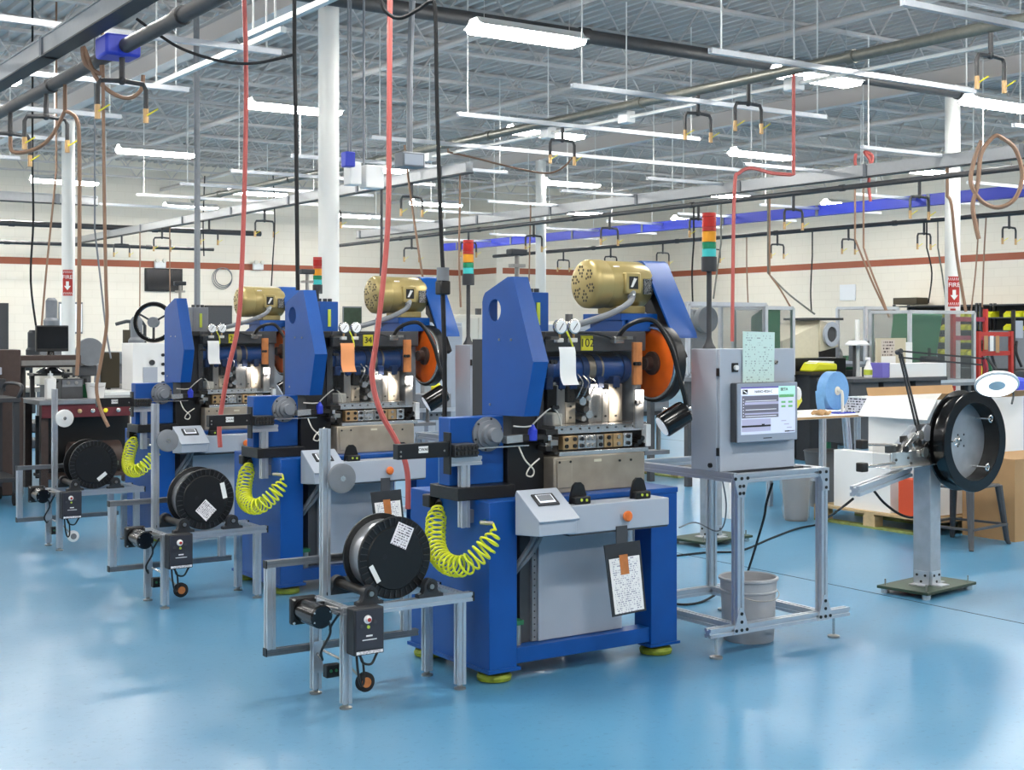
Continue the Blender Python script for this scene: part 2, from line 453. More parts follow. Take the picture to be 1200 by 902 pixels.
column(6.15, 21.45, 'white round column with red fire sign, behind the far bench', (R(-113), 2.35))
column(15.1, 21.4, 'slim-looking white round column beyond the golden motors')

# fluorescent fixtures on a regular grid
def fixture():
    t = thing('ceiling_light', 'lit white fluorescent fixture hanging below the roof joists', 'light', (7.5, 10.85, 4.45), 0, 'fluorescent ceiling fixtures')
    h = B(); h.prism([(-.06,.09),(.06,.09),(.09,.05),(.17,.012),(.175,.012),(.175,.02),(.095,.06),(.065,.1),(-.065,.1),(-.095,.06),(-.175,.02),(-.175,.012),(-.17,.012),(-.09,.05)], 'x', -.62, .62)
    h.build('reflector_housing', 'white', t)
    B().prism([(-.15,.0), (-.12,-.035), (.12,-.035), (.15,.0), (.15,.011), (-.15,.011)], 'x', -.6, .6).build('lit_lens', 'tube_light', t)
    for x in (-.5, .5): B().cyl((x, 0, .1), (x, 0, .71), .004, n=5).build('hanger_wire', 'joist_paint', t)
    return t
f0 = fixture()
for gx in (-4.6, -.6, 3.45, 7.5, 11.45, 15.75, 20.1, 23.4):
    for gy in (-2.5, 2.0, 6.2, 10.85, 16.1, 21.3, 26.4, 30.2):
        if gy > 29 and gx > 17: continue      # none that close to the far walls
        if (gx, gy) != (7.5, 10.85): copy_tree(f0, ((14.75 if (gx, gy) == (15.75, 10.85) else gx)-7.5, gy-10.85, 0))

# ================================================================ THE THREE BLUE MACHINES AND WHAT STANDS ROUND THEM
def bolts(parent, pts, axis, r, h, m='black', name='bolt', n=6):
    b0 = B().cyl((0,0,0), Vector(axis).normalized()*h, r, n=n).build(name, m, parent); b0.location = pts[0]
    for p in pts[1:]:
        c = b0.copy(); COL.objects.link(c); c.location = p
def holed(poly, hole, x0, x1):
    # slab in the yz plane with one hole through it
    o = B(); n, k = len(poly), len(hole)
    vs = [(x, p[0], p[1]) for x in (x0, x1) for p in poly] + [(x, p[0], p[1]) for x in (x0, x1) for p in hole]
    c = [sum(p[0] for p in hole)/k, sum(p[1] for p in hole)/k]
    best = min(range(n), key=lambda i: (poly[i][0]-c[0])**2+(poly[i][1]-c[1])**2)
    bh = min(range(k), key=lambda i: (hole[i][0]-poly[best][0])**2+(hole[i][1]-poly[best][1])**2)
    def cap(off_p, off_h):
        return tuple(off_p+(best+i) % n for i in range(n)) + (off_p+best,) + tuple(off_h+(bh-i) % k for i in range(k)) + (off_h+bh,)
    # split each cap into triangles fan by mathutils
    from mathutils.geometry import tessellate_polygon
    tri = tessellate_polygon([[Vector((0, *p)) for p in poly], [Vector((0, *p)) for p in hole]])
    def idx(i, s): return (i + s*n) if i < n else (2*n + (i-n) + s*k)
    fs = [tuple(idx(i, 0) for i in t) for t in tri] + [tuple(idx(i, 1) for i in t[::-1]) for t in tri]
    fs += [(i, n+i, n+(i+1) % n, (i+1) % n) for i in range(n)]
    fs += [(2*n+i, 2*n+(i+1) % k, 2*n+k+(i+1) % k, 2*n+k+i) for i in range(k)]
    o.add(vs, fs); return o
def arc(c, r, a0, a1, n): return [(c[0]+r*math.cos(a0+(a1-a0)*i/(n-1)), c[1]+r*math.sin(a0+(a1-a0)*i/(n-1))) for i in range(n)]

def machine(ox, oy, num, label, paper, hole=True, tank='blue'):
    t = thing('wire_forming_machine', label, 'machine', (ox, oy, 0))
    # ---- base
    B().box(0, .152, 0, .716, .05, .826).build('pedestal', 'blue', t, .004)
    B().box(-.012, .165, -.012, .728, .05, .066).build('base_flange', 'blue', t)
    B().box(.147+.8, 1.114, 0, .13, .05, .80).build('frame_post', 'blue', t, .003)
    B().box(.947, 1.114, .59, .716, .05, .80).build('frame_post', 'blue', t, .003)
    B().box(.935, 1.126, -.01, .14, .05, .062).build('base_flange', 'blue', t)
    B().box(.152, .947, .012, .1, .074, .146).build('frame_rail', 'blue', t, .002)
    B().box(.152, .947, .63, .7, .074, .146).build('frame_rail', 'blue', t, .002)
    B().box(.152, 1.118, -.004, .72, .80, .826).build('top_plate', 'blue', t, .003)
    B().box(.152, .947, .0, .06, .735, .80).build('frame_rail', 'blue', t, .002)
    for x, y in ((.075, .075), (1.03, .065), (.075, .65), (1.03, .65)):
        p = B().lathe([(.05,0), (.078,.004), (.082,.02), (.074,.034), (.05,.038)], (x, y, 0), (0,0,1), 24).build('levelling_foot', 'green_foot', t)
        B().cyl((x, y, .034), (x, y, .05), .022, n=12).build('foot_stud', 'steel', p)
    # ---- grey cabinet inside the frame
    c = B().box(.225, .813, .085, .55, .146, .65).build('lower_cabinet', 'grey_dark', t)
    B().box(.315, .813, .06, .085, .148, .65).build('cabinet_door', 'grey_paint', c, .004)
    h = B().box(.283, .309, .068, .085, .15, .645).build('perforated_strip', 'grey_mid', c)
    bolts(h, [(.296, .068, .17+.03*i) for i in range(16)], (0,-1,0), .004, .002, 'black', 'hole', 6)
    B().box(.31, .82, .03, .075, .64, .668).build('cabinet_lip', 'grey_dark', c)
    for k, dx in enumerate((0, .035)):
        B().tube(spline([(.26+dx, .01, .70), (.255+dx, .015, .64), (.205+dx, .03, .56), (.165+dx, .05, .50+.01*k), (.16+dx, .09, .47)], 5), .012, 8).build('conduit', 'grey_mid', t)
    pm = B().cyl((.195, .07, .146), (.195, .07, .24), .022, n=12).build('oil_pump', 'steel', t)
    B().box(.17, .22, .045, .095, .24, .262).build('pump_head', 'green', pm)
    cn = B().lathe([(.036,0), (.036,.3), (.03,.31), (.0,.312)], (.885, .3, .146), (0,0,1), 16).build('oil_canister', 'clear_smoke', t)
    B().cyl((.87, .22, .146), (.87, .22, .2), .05, n=16).build('oil_tin', 'steel', t)
    # ---- control bar and sloped console at the front
    cb = B().box(.33, .925, -.16, -.03, .672, .802).build('control_bar', 'grey_paint', t, .004)
    B().box(.335, .92, -.155, -.035, .664, .672).build('bar_underside', 'grey_dark', cb)
    B().box(.8, .84, -.03, 0, .69, .78).build('bar_bracket', 'grey_dark', cb); B().box(.40, .44, -.03, 0, .69, .78).build('bar_bracket', 'grey_dark', cb)
    bt = B().lathe([(.012,0), (.012,.012), (.024,.014), (.026,.024), (.02,.032), (0,.034)], (.655, -.16, .735), (0,-1,0), 18).build('stop_button', 'orange_button', cb)
    for x in (.43, .79):
        g = B()
        g.prism([(x-.048,.802), (x+.048,.802), (x+.044,.84), (x+.03,.885), (x+.012,.9), (x-.012,.9), (x-.03,.885), (x-.044,.84)], 'y', -.1, -.085)
        g.build('two_hand_guard', 'black', cb)
        sh = B().box(x-.045, x+.045, -.135, -.1, .802, .838).build('palm_button_box', 'black', cb, .006)
        bolts(sh, [(x-.012, -.136, .822), (x+.018, -.136, .82)], (0,-1,0), .007, .003, 'lime', 'indicator', 8)
    co = B().prism([(-.22,.687), (-.22,.752), (-.045,.868), (-.03,.868), (-.03,.672)], 'x', .12, .33).build('sloped_console', 'grey_paint', t, .005)
    M = Matrix.Rotation(math.atan2(.116, .175), 3, 'X'); up = M @ Vector((0,0,1)); mid = Vector((.228, -.1325, .81)); sl = M @ Vector((0,1,0))
    B().obox(mid - sl*.002 + up*.004, .226, .222, .010, M).build('console_lid', 'grey_paint', co, .003)
    q = mid + sl*.028
    bz = B().obox(q + up*.012, .118, .078, .008, M).build('display_bezel', 'charcoal', co, .002)
    B().obox(q + up*.0165 + sl*.002, .088, .054, .002, M).build('display_frame', 'screen_white', bz)
    B().obox(q + up*.018 + sl*.006, .076, .038, .002, M).build('display_screen', 'grey_mid', bz)
    # ---- bed and work head
    bd = B().box(.43, .99, .1, .56, .826, 1.0).build('steel_bed', 'steel_bed', t, .006)
    B().box(.447, .535, .094, .1, .85, .985).build('bed_plate', 'steel_bed', bd, .004)
    B().box(.67, .715, .097, .1, .967, .979).build('maker_plate', 'beige', bd)
    bolts(bd, [(.46, .095, .975), (.525, .095, .975), (.83, .1, .965), (.9, .1, .965)], (0,-1,0), .006, .004, 'black', 'bolt', 8)
    B().box(.47, 1.02, .108, .3, 1.0, 1.022).build('lower_rail', 'steel_bright', t, .002)
    B().box(.46, 1.03, .13, .4, 1.105, 1.145).build('upper_rail', 'steel_bright', t, .002)
    B().box(.46, 1.03, .16, .4, 1.022, 1.105).build('tool_bed', 'steel_dark', t)
    bolts(t, [(.5+.055*i, .129, 1.128) for i in range(10)], (0,-1,0), .005, .003, 'black', 'rail_bolt', 6)
    spec = [(.50, .585, 'brass'), (.59, .63, 'steel_bright'), (.635, .70, 'steel_bright'), (.705, .745, 'steel'), (.75, .80, 'brass'), (.805, .865, 'brass'), (.87, .925, 'steel_bright')]
    for k, (a, b2, m_) in enumerate(spec):
        p = B().box(a, b2, .118, .16, 1.03, 1.096).build('clamp_block', m_, t, .003)
        xs = (a+.018, b2-.018) if b2-a > .06 else ((a+b2)/2,)
        bolts(p, [(x, .118, z) for x in xs for z in (1.047, 1.08)], (0,-1,0), .010, .008, 'black' if k % 3 != 2 else 'steel', 'cap_screw', 8)
    for i in range(4): B().cyl((.945+.02*i, .11, 1.03+.018*(i % 3)), (.945+.02*i, .16, 1.035+.018*(i % 3)), .013, n=10).build('adjuster_knob', 'steel_dark', t)
    B().box(1.0, 1.03, .1, .14, 1.025, 1.135).build('end_block', 'white', t, .003)
    B().box(.45, 1.08, .40, .6, 1.0, 1.6).build('head_casting', 'grey_dark', t, .006)
    B().box(.45, 1.08, .2, .4, 1.5, 1.6).build('top_cover', 'grey_dark', t, .006)
    B().box(.43, .47, .24, .40, 1.0, 1.5).build('side_cheek', 'grey_dark', t); B().box(1.03, 1.08, .24, .40, 1.0, 1.5).build('side_cheek', 'grey_mid', t)
    dr = B().cyl((.47, .32, 1.41), (1.03, .32, 1.41), .066, n=24).build('cam_shaft', 'blue', t)
    for x in (.50, .72, .80, .98): B().cyl((x, .32, 1.41), (x+.035, .32, 1.41), .077, n=24).build('shaft_collar', 'blue_dark', dr)
    B().cyl((.76, .32, 1.41), (.85, .32, 1.41), .073, n=24).build('cam_ring', 'steel_bed', dr)
    B().box(.52, .72, .25, .262, 1.335, 1.35).build('shaft_bar', 'steel_bright', dr)
    # tool slides
    for x0, x1, z0, z1, m_ in ((.55, .60, 1.145, 1.335, 'steel'), (.60, .665, 1.145, 1.25, 'steel_bed'), (.615, .66, 1.25, 1.33, 'steel_dark'), (.745, .83, 1.145, 1.34, 'steel_bright'), (.83, .87, 1.145, 1.31, 'steel'), (.87, .96, 1.145, 1.335, 'steel_bed'), (.905, .95, 1.335, 1.36, 'blue_dark')):
        s_ = B().box(x0, x1, .24, .32, z0, z1).build('tool_slide', m_, t, .004)
        bolts(s_, [((x0+x1)/2, .24, z1-.02), ((x0+x1)/2, .24, z0+.03)], (0,-1,0), .006, .004, 'black', 'slide_screw', 6)
    for x in (.505, .58, .65, .735, .82, .92): B().box(x-.022, x+.022, .235, .30, 1.315, 1.375).build('roller_arm', 'blue_dark', t, .006)
    for i, (x, z) in enumerate(((.685, 1.17), (.70, 1.215), (.68, 1.255), (.715, 1.27), (.69, 1.305), (.72, 1.19))):
        B().cyl((x, .2, z), (x+.01, .29, z+.008), .014+.003*(i % 3), n=10).build('forming_tool', ('steel', 'steel_dark', 'steel_bright')[i % 3], t)
    for i, x in enumerate((.66, .695, .735)):
        B().tube(spline([(x, .22, 1.39-.01*i), (x+.02, .2, 1.35), (x+.005, .2, 1.31), (x-.012, .21, 1.27)], 5), .0035, 6).build('oil_line', 'steel_bright', t)
    B().box(.47, .53, .16, .26, 1.145, 1.205).build('wire_guide', 'off_white', t, .01)
    # clear front guard and its brackets
    B().box(.375, .915, .076, .082, 1.14, 1.575).build('clear_guard', 'clear', t)
    gb = B().box(.90, .955, .078, .094, 1.335, 1.545).build('guard_bracket', 'copper_wood', t, .002)
    g2 = B().box(.91, .965, .078, .094, 1.12, 1.31).build('guard_bracket', 'steel', t, .002)
    for p, z in ((gb, 1.44), (g2, 1.255), (gb, 1.46)):
        pass
    bolts(gb, [(.905, .078, 1.44), (.928, .078, 1.44)], (0,-1,0), .010, .016, 'black', 'thumb_screw', 10)
    bolts(g2, [(.915, .078, 1.25), (.938, .078, 1.25)], (0,-1,0), .010, .016, 'black', 'thumb_screw', 10)
    bolts(t, [(.395, .076, 1.455), (.415, .076, 1.455), (.405, .076, 1.24), (.425, .076, 1.24)], (0,-1,0), .010, .016, 'black', 'guard_knob', 10)
    B().box(.40, .45, .082, .24, 1.56, 1.575).build('guard_arm', 'steel', t); B().box(.86, .90, .082, .24, 1.56, 1.575).build('guard_arm', 'steel', t)
    # draped sheet on the guard
    prof = [(.074, 1.525), (.066, 1.50), (.064, 1.46), (.064, 1.42), (.062, 1.39), (.052, 1.365), (.036, 1.345)]
    s_ = B(); n_ = len(prof)
    s_.add([(x, y, z) for x in (.44, .535) for y, z in prof], [(i, n_+i, n_+i+1, i+1) for i in range(n_-1)])
    s_.build('draped_sheet', paper, t)
    # number plate
    np_ = B().box(.665, .735, .192, .2, 1.505, 1.577).build('number_plate', 'yellow', t)
    text('number', num, .058, (.70, .1915, 1.541), (R(90), 0, 0), 'black', np_)
    # gauges
    for k, x in enumerate((.508, .592)):
        g = B().lathe([(.034,0), (.036,.004), (.036,.022), (.031,.024)], (x, .17, 1.622), (0,-1,0), 24).build('pressure_gauge', 'steel_bright', t)
        B().cyl((x, .1455, 1.622), (x, .1445, 1.622), .030, n=24).build('dial', 'white_gloss', g)
        B().bar((x-.012, .1435, 1.606), (x+.012, .1435, 1.638), .003, .002, (0,1,0)).build('needle', 'black', g)
        B().cyl((x, .16, 1.55), (x, .16, 1.59), .006, n=8).build('gauge_stem', 'brass', g)
        B().box(x-.022, x+.018, .148, .178, 1.545, 1.567).build('tee_fitting', 'white', g, .004)
    B().tube(spline([(.55, .16, 1.6), (.565, .15, 1.56), (.56, .12, 1.52), (.55, .1, 1.5)], 4), .005, 6).build('air_line', 'yellow_hose', t)
    B().tube(spline([(.61, .16, 1.595), (.72, .17, 1.59), (.8, .17, 1.575), (.85, .18, 1.56)], 4), .006, 6).build('air_line', 'black', t)
    B().box(.84, .90, .15, .19, 1.54, 1.575).build('valve_block', 'steel_bright', t, .004)
    # ---- tall blue side cover on the left
    poly = [(.37,1.197), (.37,1.74), (.362,1.765), (.345,1.785), (.15,1.855), (.105,1.855), (-.06,1.46), (.015,1.207)]
    if hole:
        hl = arc((.262, 1.70), .054, 0, 2*PI*19/20, 20)
        sc = holed(poly, hl, .2, .206).build('side_cover', 'blue', t)
        e = B()
        for (ya, za), (yb, zb) in zip(poly, poly[1:]+poly[:1]): e.quad((.206, ya, za), (.206, yb, zb), (.285, yb, zb), (.285, ya, za), .004)
        e.uv = {}; e.build('cover_edge', 'blue', sc)
    else:
        sc = B().prism(poly, 'x', .2, .285).build('side_cover', 'blue', t, .004)
    bolts(sc, [(.2, .22, 1.56), (.2, .12, 1.56), (.2, .3, 1.25)], (-1,0,0), .006, .004, 'steel', 'cover_screw', 8)
    B().box(.29, .46, .25, .6, 1.0, 1.56).build('gear_case', 'charcoal', t)
    ot = B().box(.40, .53, .28, .42, 1.575, 1.79).build('oil_tank', tank, t, .004)
    B().box(.455, .475, .274, .28, 1.63, 1.74).build('sight_glass', 'lime', ot)
    for x in (.43, .47, .505): B().cyl((x, .35, 1.79), (x, .35, 1.81), .014, n=10).build('tank_cap', 'charcoal', ot)
    B().box(.30, .40, .12, .25, 1.56, 1.60).build('valve_manifold', 'black', t, .004)
    vf = B().cyl((.24, .13, 1.85), (.24, .13, 1.955), .012, n=8).build('air_valve', 'steel', t)
    B().box(.205, .275, .11, .15, 1.9, 1.915).build('valve_cross', 'steel', vf); B().box(.19, .28, .1, .15, 1.955, 1.985).build('valve_body', 'charcoal', vf, .005)
    # ---- spindle block with crank
    B().box(-.10, .215, .11, .36, .826, .886).build('black_slab', 'black', t, .003)
    sp = B().box(-.088, .21, .2, .30, .886, 1.2).build('spindle_block', 'blue', t, .004)
    B().lathe([(.082,0), (.082,.012), (.066,.016), (.066,.03), (.05,.034), (.05,.055), (.034,.06), (.034,.09), (0,.09)], (.115, .2, 1.118), (0,-1,0), 28).build('spindle_flange', 'grey_mid', sp)
    bolts(sp, [(.115+.073*math.cos(a), .188, 1.118+.073*math.sin(a)) for a in (0.3, 1.35, 2.4, 3.44, 4.5, 5.55)], (0,-1,0), .006, .004, 'black', 'flange_bolt', 6)
    B().bar((.16, .12, 1.095), (.25, .12, 1.10), .045, .035).build('crank_arm', 'steel_bright', t)
    B().bar((.25, .125, 1.10), (.43, .13, 1.10), .04, .025).build('connecting_rod', 'steel_dark', t)
    ob = B().lathe([(.02,0), (.022,.01), (.022,.05), (.014,.06), (.008,.075)], (.315, .11, 1.085), (0,0,1), 12).build('oiler_bottle', 'blue_rail', t)
    for p in ([(.315,.11,1.16), (.35,.09,1.2), (.40,.08,1.235), (.44,.08,1.21), (.46,.08,1.15)], [(.315,.11,1.155), (.26,.1,1.152), (.2,.1,1.158)], [(.23,.1,1.06), (.25,.08,1.0), (.30,.08,.95), (.29,.08,.92), (.26,.08,.93), (.28,.08,.965), (.34,.09,1.0)]):
        B().tube(spline(p, 6), .004, 6).build('oil_hose', 'off_white', t)
    for i in range(7): B().box(.385+.014*(i % 3), .42+.018*(i % 4), .10+.02*(i % 2), .17, 1.03+.013*i, 1.055+.013*i).build('feed_slide', ('steel_dark', 'steel_bright', 'steel')[i % 3], t, .002)
    B().box(.22, .43, .18, .25, .826, 1.07).build('feed_housing', 'black', t, .004)
    B().bar((-.11, .14, 1.06), (.30, .12, 1.062), .006).build('feed_wire', 'steel_bright', t)
    # ---- wire straightener on its T post
    T = B().ext((-.042, .15, .70), (-.042, .15, .985), .042).build('support_post', 'alu', t)
    B().ext((-.13, .15, 1.005), (.045, .15, 1.005), .04).build('support_head', 'alu', T); B().box(-.022, 0, .13, .17, .72, .78).build('post_bracket', 'alu_dark', T)
    st = B().box(-.405, -.14, .12, .165, 1.03, 1.098).build('straightener_bar', 'black', t, .002)
    bolts(st, [(-.39, .12, 1.045), (-.39, .12, 1.065), (-.165, .12, 1.06)], (0,-1,0), .005, .003, 'steel', 'bar_screw', 6)
    lb = B().quad((-.30, .1185, 1.055), (-.25, .1185, 1.055), (-.25, .1185, 1.085), (-.30, .1185, 1.085)).build('bar_label', 'white', st)
    text('bar_label_print', 'CWAF', .018, (-.275, .1178, 1.07), (R(90), 0, 0), 'ink', lb)
    B().box(-.14, -.13, .115, .17, .95, 1.14).build('end_plate', 'black', st)
    rb = B().box(-.12, .005, .1, .19, 1.026, 1.085).build('roller_box', 'charcoal', t, .003)
    bolts(rb, [(-.105+.02*i, .1, z) for i in range(6) for z in (1.045, 1.07)], (0,-1,0), .009, .01, 'steel_dark', 'guide_roller', 10)
    # ---- air coupling for the coiled hose
    B().cyl((-.02, .41, .775), (-.0, .45, .79), .016, n=10).build('hose_coupling', 'black', t); B().box(-.06, 0, .43, .5, .76, .82).build('regulator', 'black', t, .006)
    B().cyl((.0, -.03, .735), (-.05, .0, .74), .010, n=8).build('hose_coupling', 'steel', t); B().cyl((-.05, .0, .74), (.02, .05, .742), .006, n=8).build('hose_nipple', 'green', t)
    # ---- motor on its bracket
    m_ = B().lathe([(.0,0), (.085,0), (.112,.008), (.124,.022), (.126,.04), (.126,.105), (.118,.108)], (.83, .4, 1.842), (1,0,0), 32).build('fan_cover', 'gold', t)
    pts = []
    for k in range(6):
        a = 2*PI*k/6+.3; pts += [(.8305, .4+.072*math.cos(a)+.019*math.cos(q), 1.842+.072*math.sin(a)+.019*math.sin(q)) for q in [2*PI*j/6 for j in range(6)]]
        pts.append((.8305, .4+.038*math.cos(a), 1.842+.038*math.sin(a)))
    bolts(m_, pts, (-1,0,0), .0075, .001, 'gold_dark', 'vent_hole', 6)
    mb = B().lathe([(.118,0), (.122,.006), (.122,.24), (.116,.262), (.05,.266), (.05,.29)], (.937, .4, 1.842), (1,0,0), 32).build('motor_body', 'gold', t)
    B().box(1.0, 1.10, .262, .30, 1.79, 1.90).build('terminal_box', 'gold', mb, .008)
    st_ = B().quad((1.02, .2615, 1.815), (1.08, .2615, 1.815), (1.08, .2615, 1.88), (1.02, .2615, 1.88)).build('warning_sticker', 'black', mb)
    B().quad((1.03, .261, 1.825), (1.045, .261, 1.825), (1.072, .261, 1.868), (1.052, .261, 1.872)).build('sticker_mark', 'white', st_)
    B().quad((1.125, .2755, 1.79), (1.185, .2755, 1.79), (1.185, .2755, 1.87), (1.125, .2755, 1.87), .003).build('name_plate', 'plate_print', mb)
    B().quad((.96, .292, 1.895), (1.0, .292, 1.895), (1.0, .318, 1.935), (.96, .318, 1.935)).build('paper_tag', 'label_print', mb)
    B().box(1.0, 1.16, .3, .5, 1.69, 1.73).build('motor_foot', 'gold', mb, .006)
    B().tube(spline([(1.05, .27, 1.79), (1.0, .235, 1.745), (.86, .2, 1.69), (.70, .2, 1.645), (.62, .22, 1.625)], 5), .0165, 10).build('motor_conduit', 'grey_mid', t)
    B().cyl((1.055, .28, 1.80), (1.03, .255, 1.77), .02, n=10).build('conduit_nut', 'galvanised', t)
    br_ = B().box(.95, 1.19, .24, .56, 1.655, 1.69).build('motor_bracket', 'blue', t, .003)
    B().prism([(.98,1.6), (1.19,1.6), (1.19,1.655), (1.0,1.655)], 'y', .24, .255).build('bracket_gusset', 'blue', br_)
    B().prism([(.24,1.6), (.24,1.655), (.40,1.655), (.56,1.6)], 'x', .96, .975).build('bracket_gusset', 'blue', br_)
    B().box(.99, 1.18, .26, .55, 1.6, 1.655).build('bracket_block', 'blue_dark', br_)
    # ---- flywheel and belt guard
    fw_ = B().ring([(.185,-.0), (.200,.0), (.202,.01), (.202,.05), (.18,.055)], (1.14, .22, 1.437), (1,0,0), 40).build('flywheel', 'black', t)
    B().ring([(.176,-.012), (.186,-.012), (.188,.0), (.176,.0)], (1.14, .22, 1.437), (1,0,0), 40).build('chrome_rim', 'steel_bright', fw_)
    B().lathe([(.075,.0), (.15,-.004), (.178,.006), (.178,.05), (.0,.05)], (1.14, .22, 1.437), (1,0,0), 40).build('orange_disc', 'orange', fw_)
    B().lathe([(.03,-.06), (.035,-.055), (.035,-.02), (.06,-.012), (.062,.01)], (1.14, .22, 1.437), (1,0,0), 24).build('wheel_hub', 'brown_machine', fw_)
    op = [(.50,1.965), (.36,1.968), (.335,1.955), (.11,1.59), (.105,1.565)]
    ip = [(.11+.012,1.57), (.122,1.588), (.345,1.945), (.362,1.956), (.50,1.953)]
    bg = B().prism(op+ip, 'x', 1.18, 1.34).build('belt_guard', 'blue', t)
    B().prism([(.50,1.96), (.36,1.96), (.34,1.95), (.115,1.585), (.115,1.565), (.3,1.565), (.53,1.72), (.53,1.96)], 'x', 1.327, 1.339).build('guard_back_plate', 'black', bg)
    B().cyl((1.2, .4, 1.842), (1.32, .4, 1.842), .07, n=20).build('motor_pulley', 'charcoal', t)
    B().prism([(.33,1.80), (.12,1.47), (.16,1.45), (.37,1.77)], 'x', 1.25, 1.29).build('drive_belt', 'rubber', t)
    # ---- gooseneck work lamp
    a_ = Vector((1.15, -.03, 1.205)); d_ = Vector((-.75, .25, -.46)).normalized()
    lp = B().lathe([(.0,-.004), (.036,-.004), (.056,.006), (.061,.02), (.061,.145), (.056,.15)], a_, d_, 24).build('work_lamp', 'black_gloss', t)
    B().cyl(a_+d_*.151, a_+d_*.153, .05, n=20).build('lamp_lens', 'screen_white', lp)
    for k in range(3):
        aa, cc, _ = basis(d_); B().bar(a_-d_*.005+aa*.02*(k-1)-cc*.03, a_-d_*.005+aa*.02*(k-1)+cc*.03, .008, .008).build('lamp_fin', 'steel_bright', lp)
    B().tube(spline([(.87, .17, 1.56), (.885, .12, 1.62), (.94, .06, 1.655), (1.0, .02, 1.64), (1.06, -.02, 1.52), (1.10, -.03, 1.38), (1.14, -.03, 1.27), a_], 6), .013, 8).build('gooseneck', 'black', t)
    B().cyl((1.12, .15, 1.0), (1.12, .15, 1.16), .012, n=8).build('lamp_clamp_rod', 'steel', t)
    B().box(1.0, 1.16, .11, .19, .98, 1.0).build('clamp_bracket', 'grey_mid', t)
    L = bpy.data.lights.new('work_lamp_beam', 'SPOT'); L.energy = 24; L.spot_size = R(46); L.spot_blend = .4; L.shadow_soft_size = .03; L.color = (1, .93, .84)
    lo = bpy.data.objects.new('work_lamp_beam', L); COL.objects.link(lo); lo.parent = t; lo.location = Vector((1.0, .02, 1.3)); lo.rotation_euler = (Vector((.80, .25, 1.2))-Vector((1.0, .02, 1.3))).to_track_quat('-Z', 'Y').to_euler()
    return t

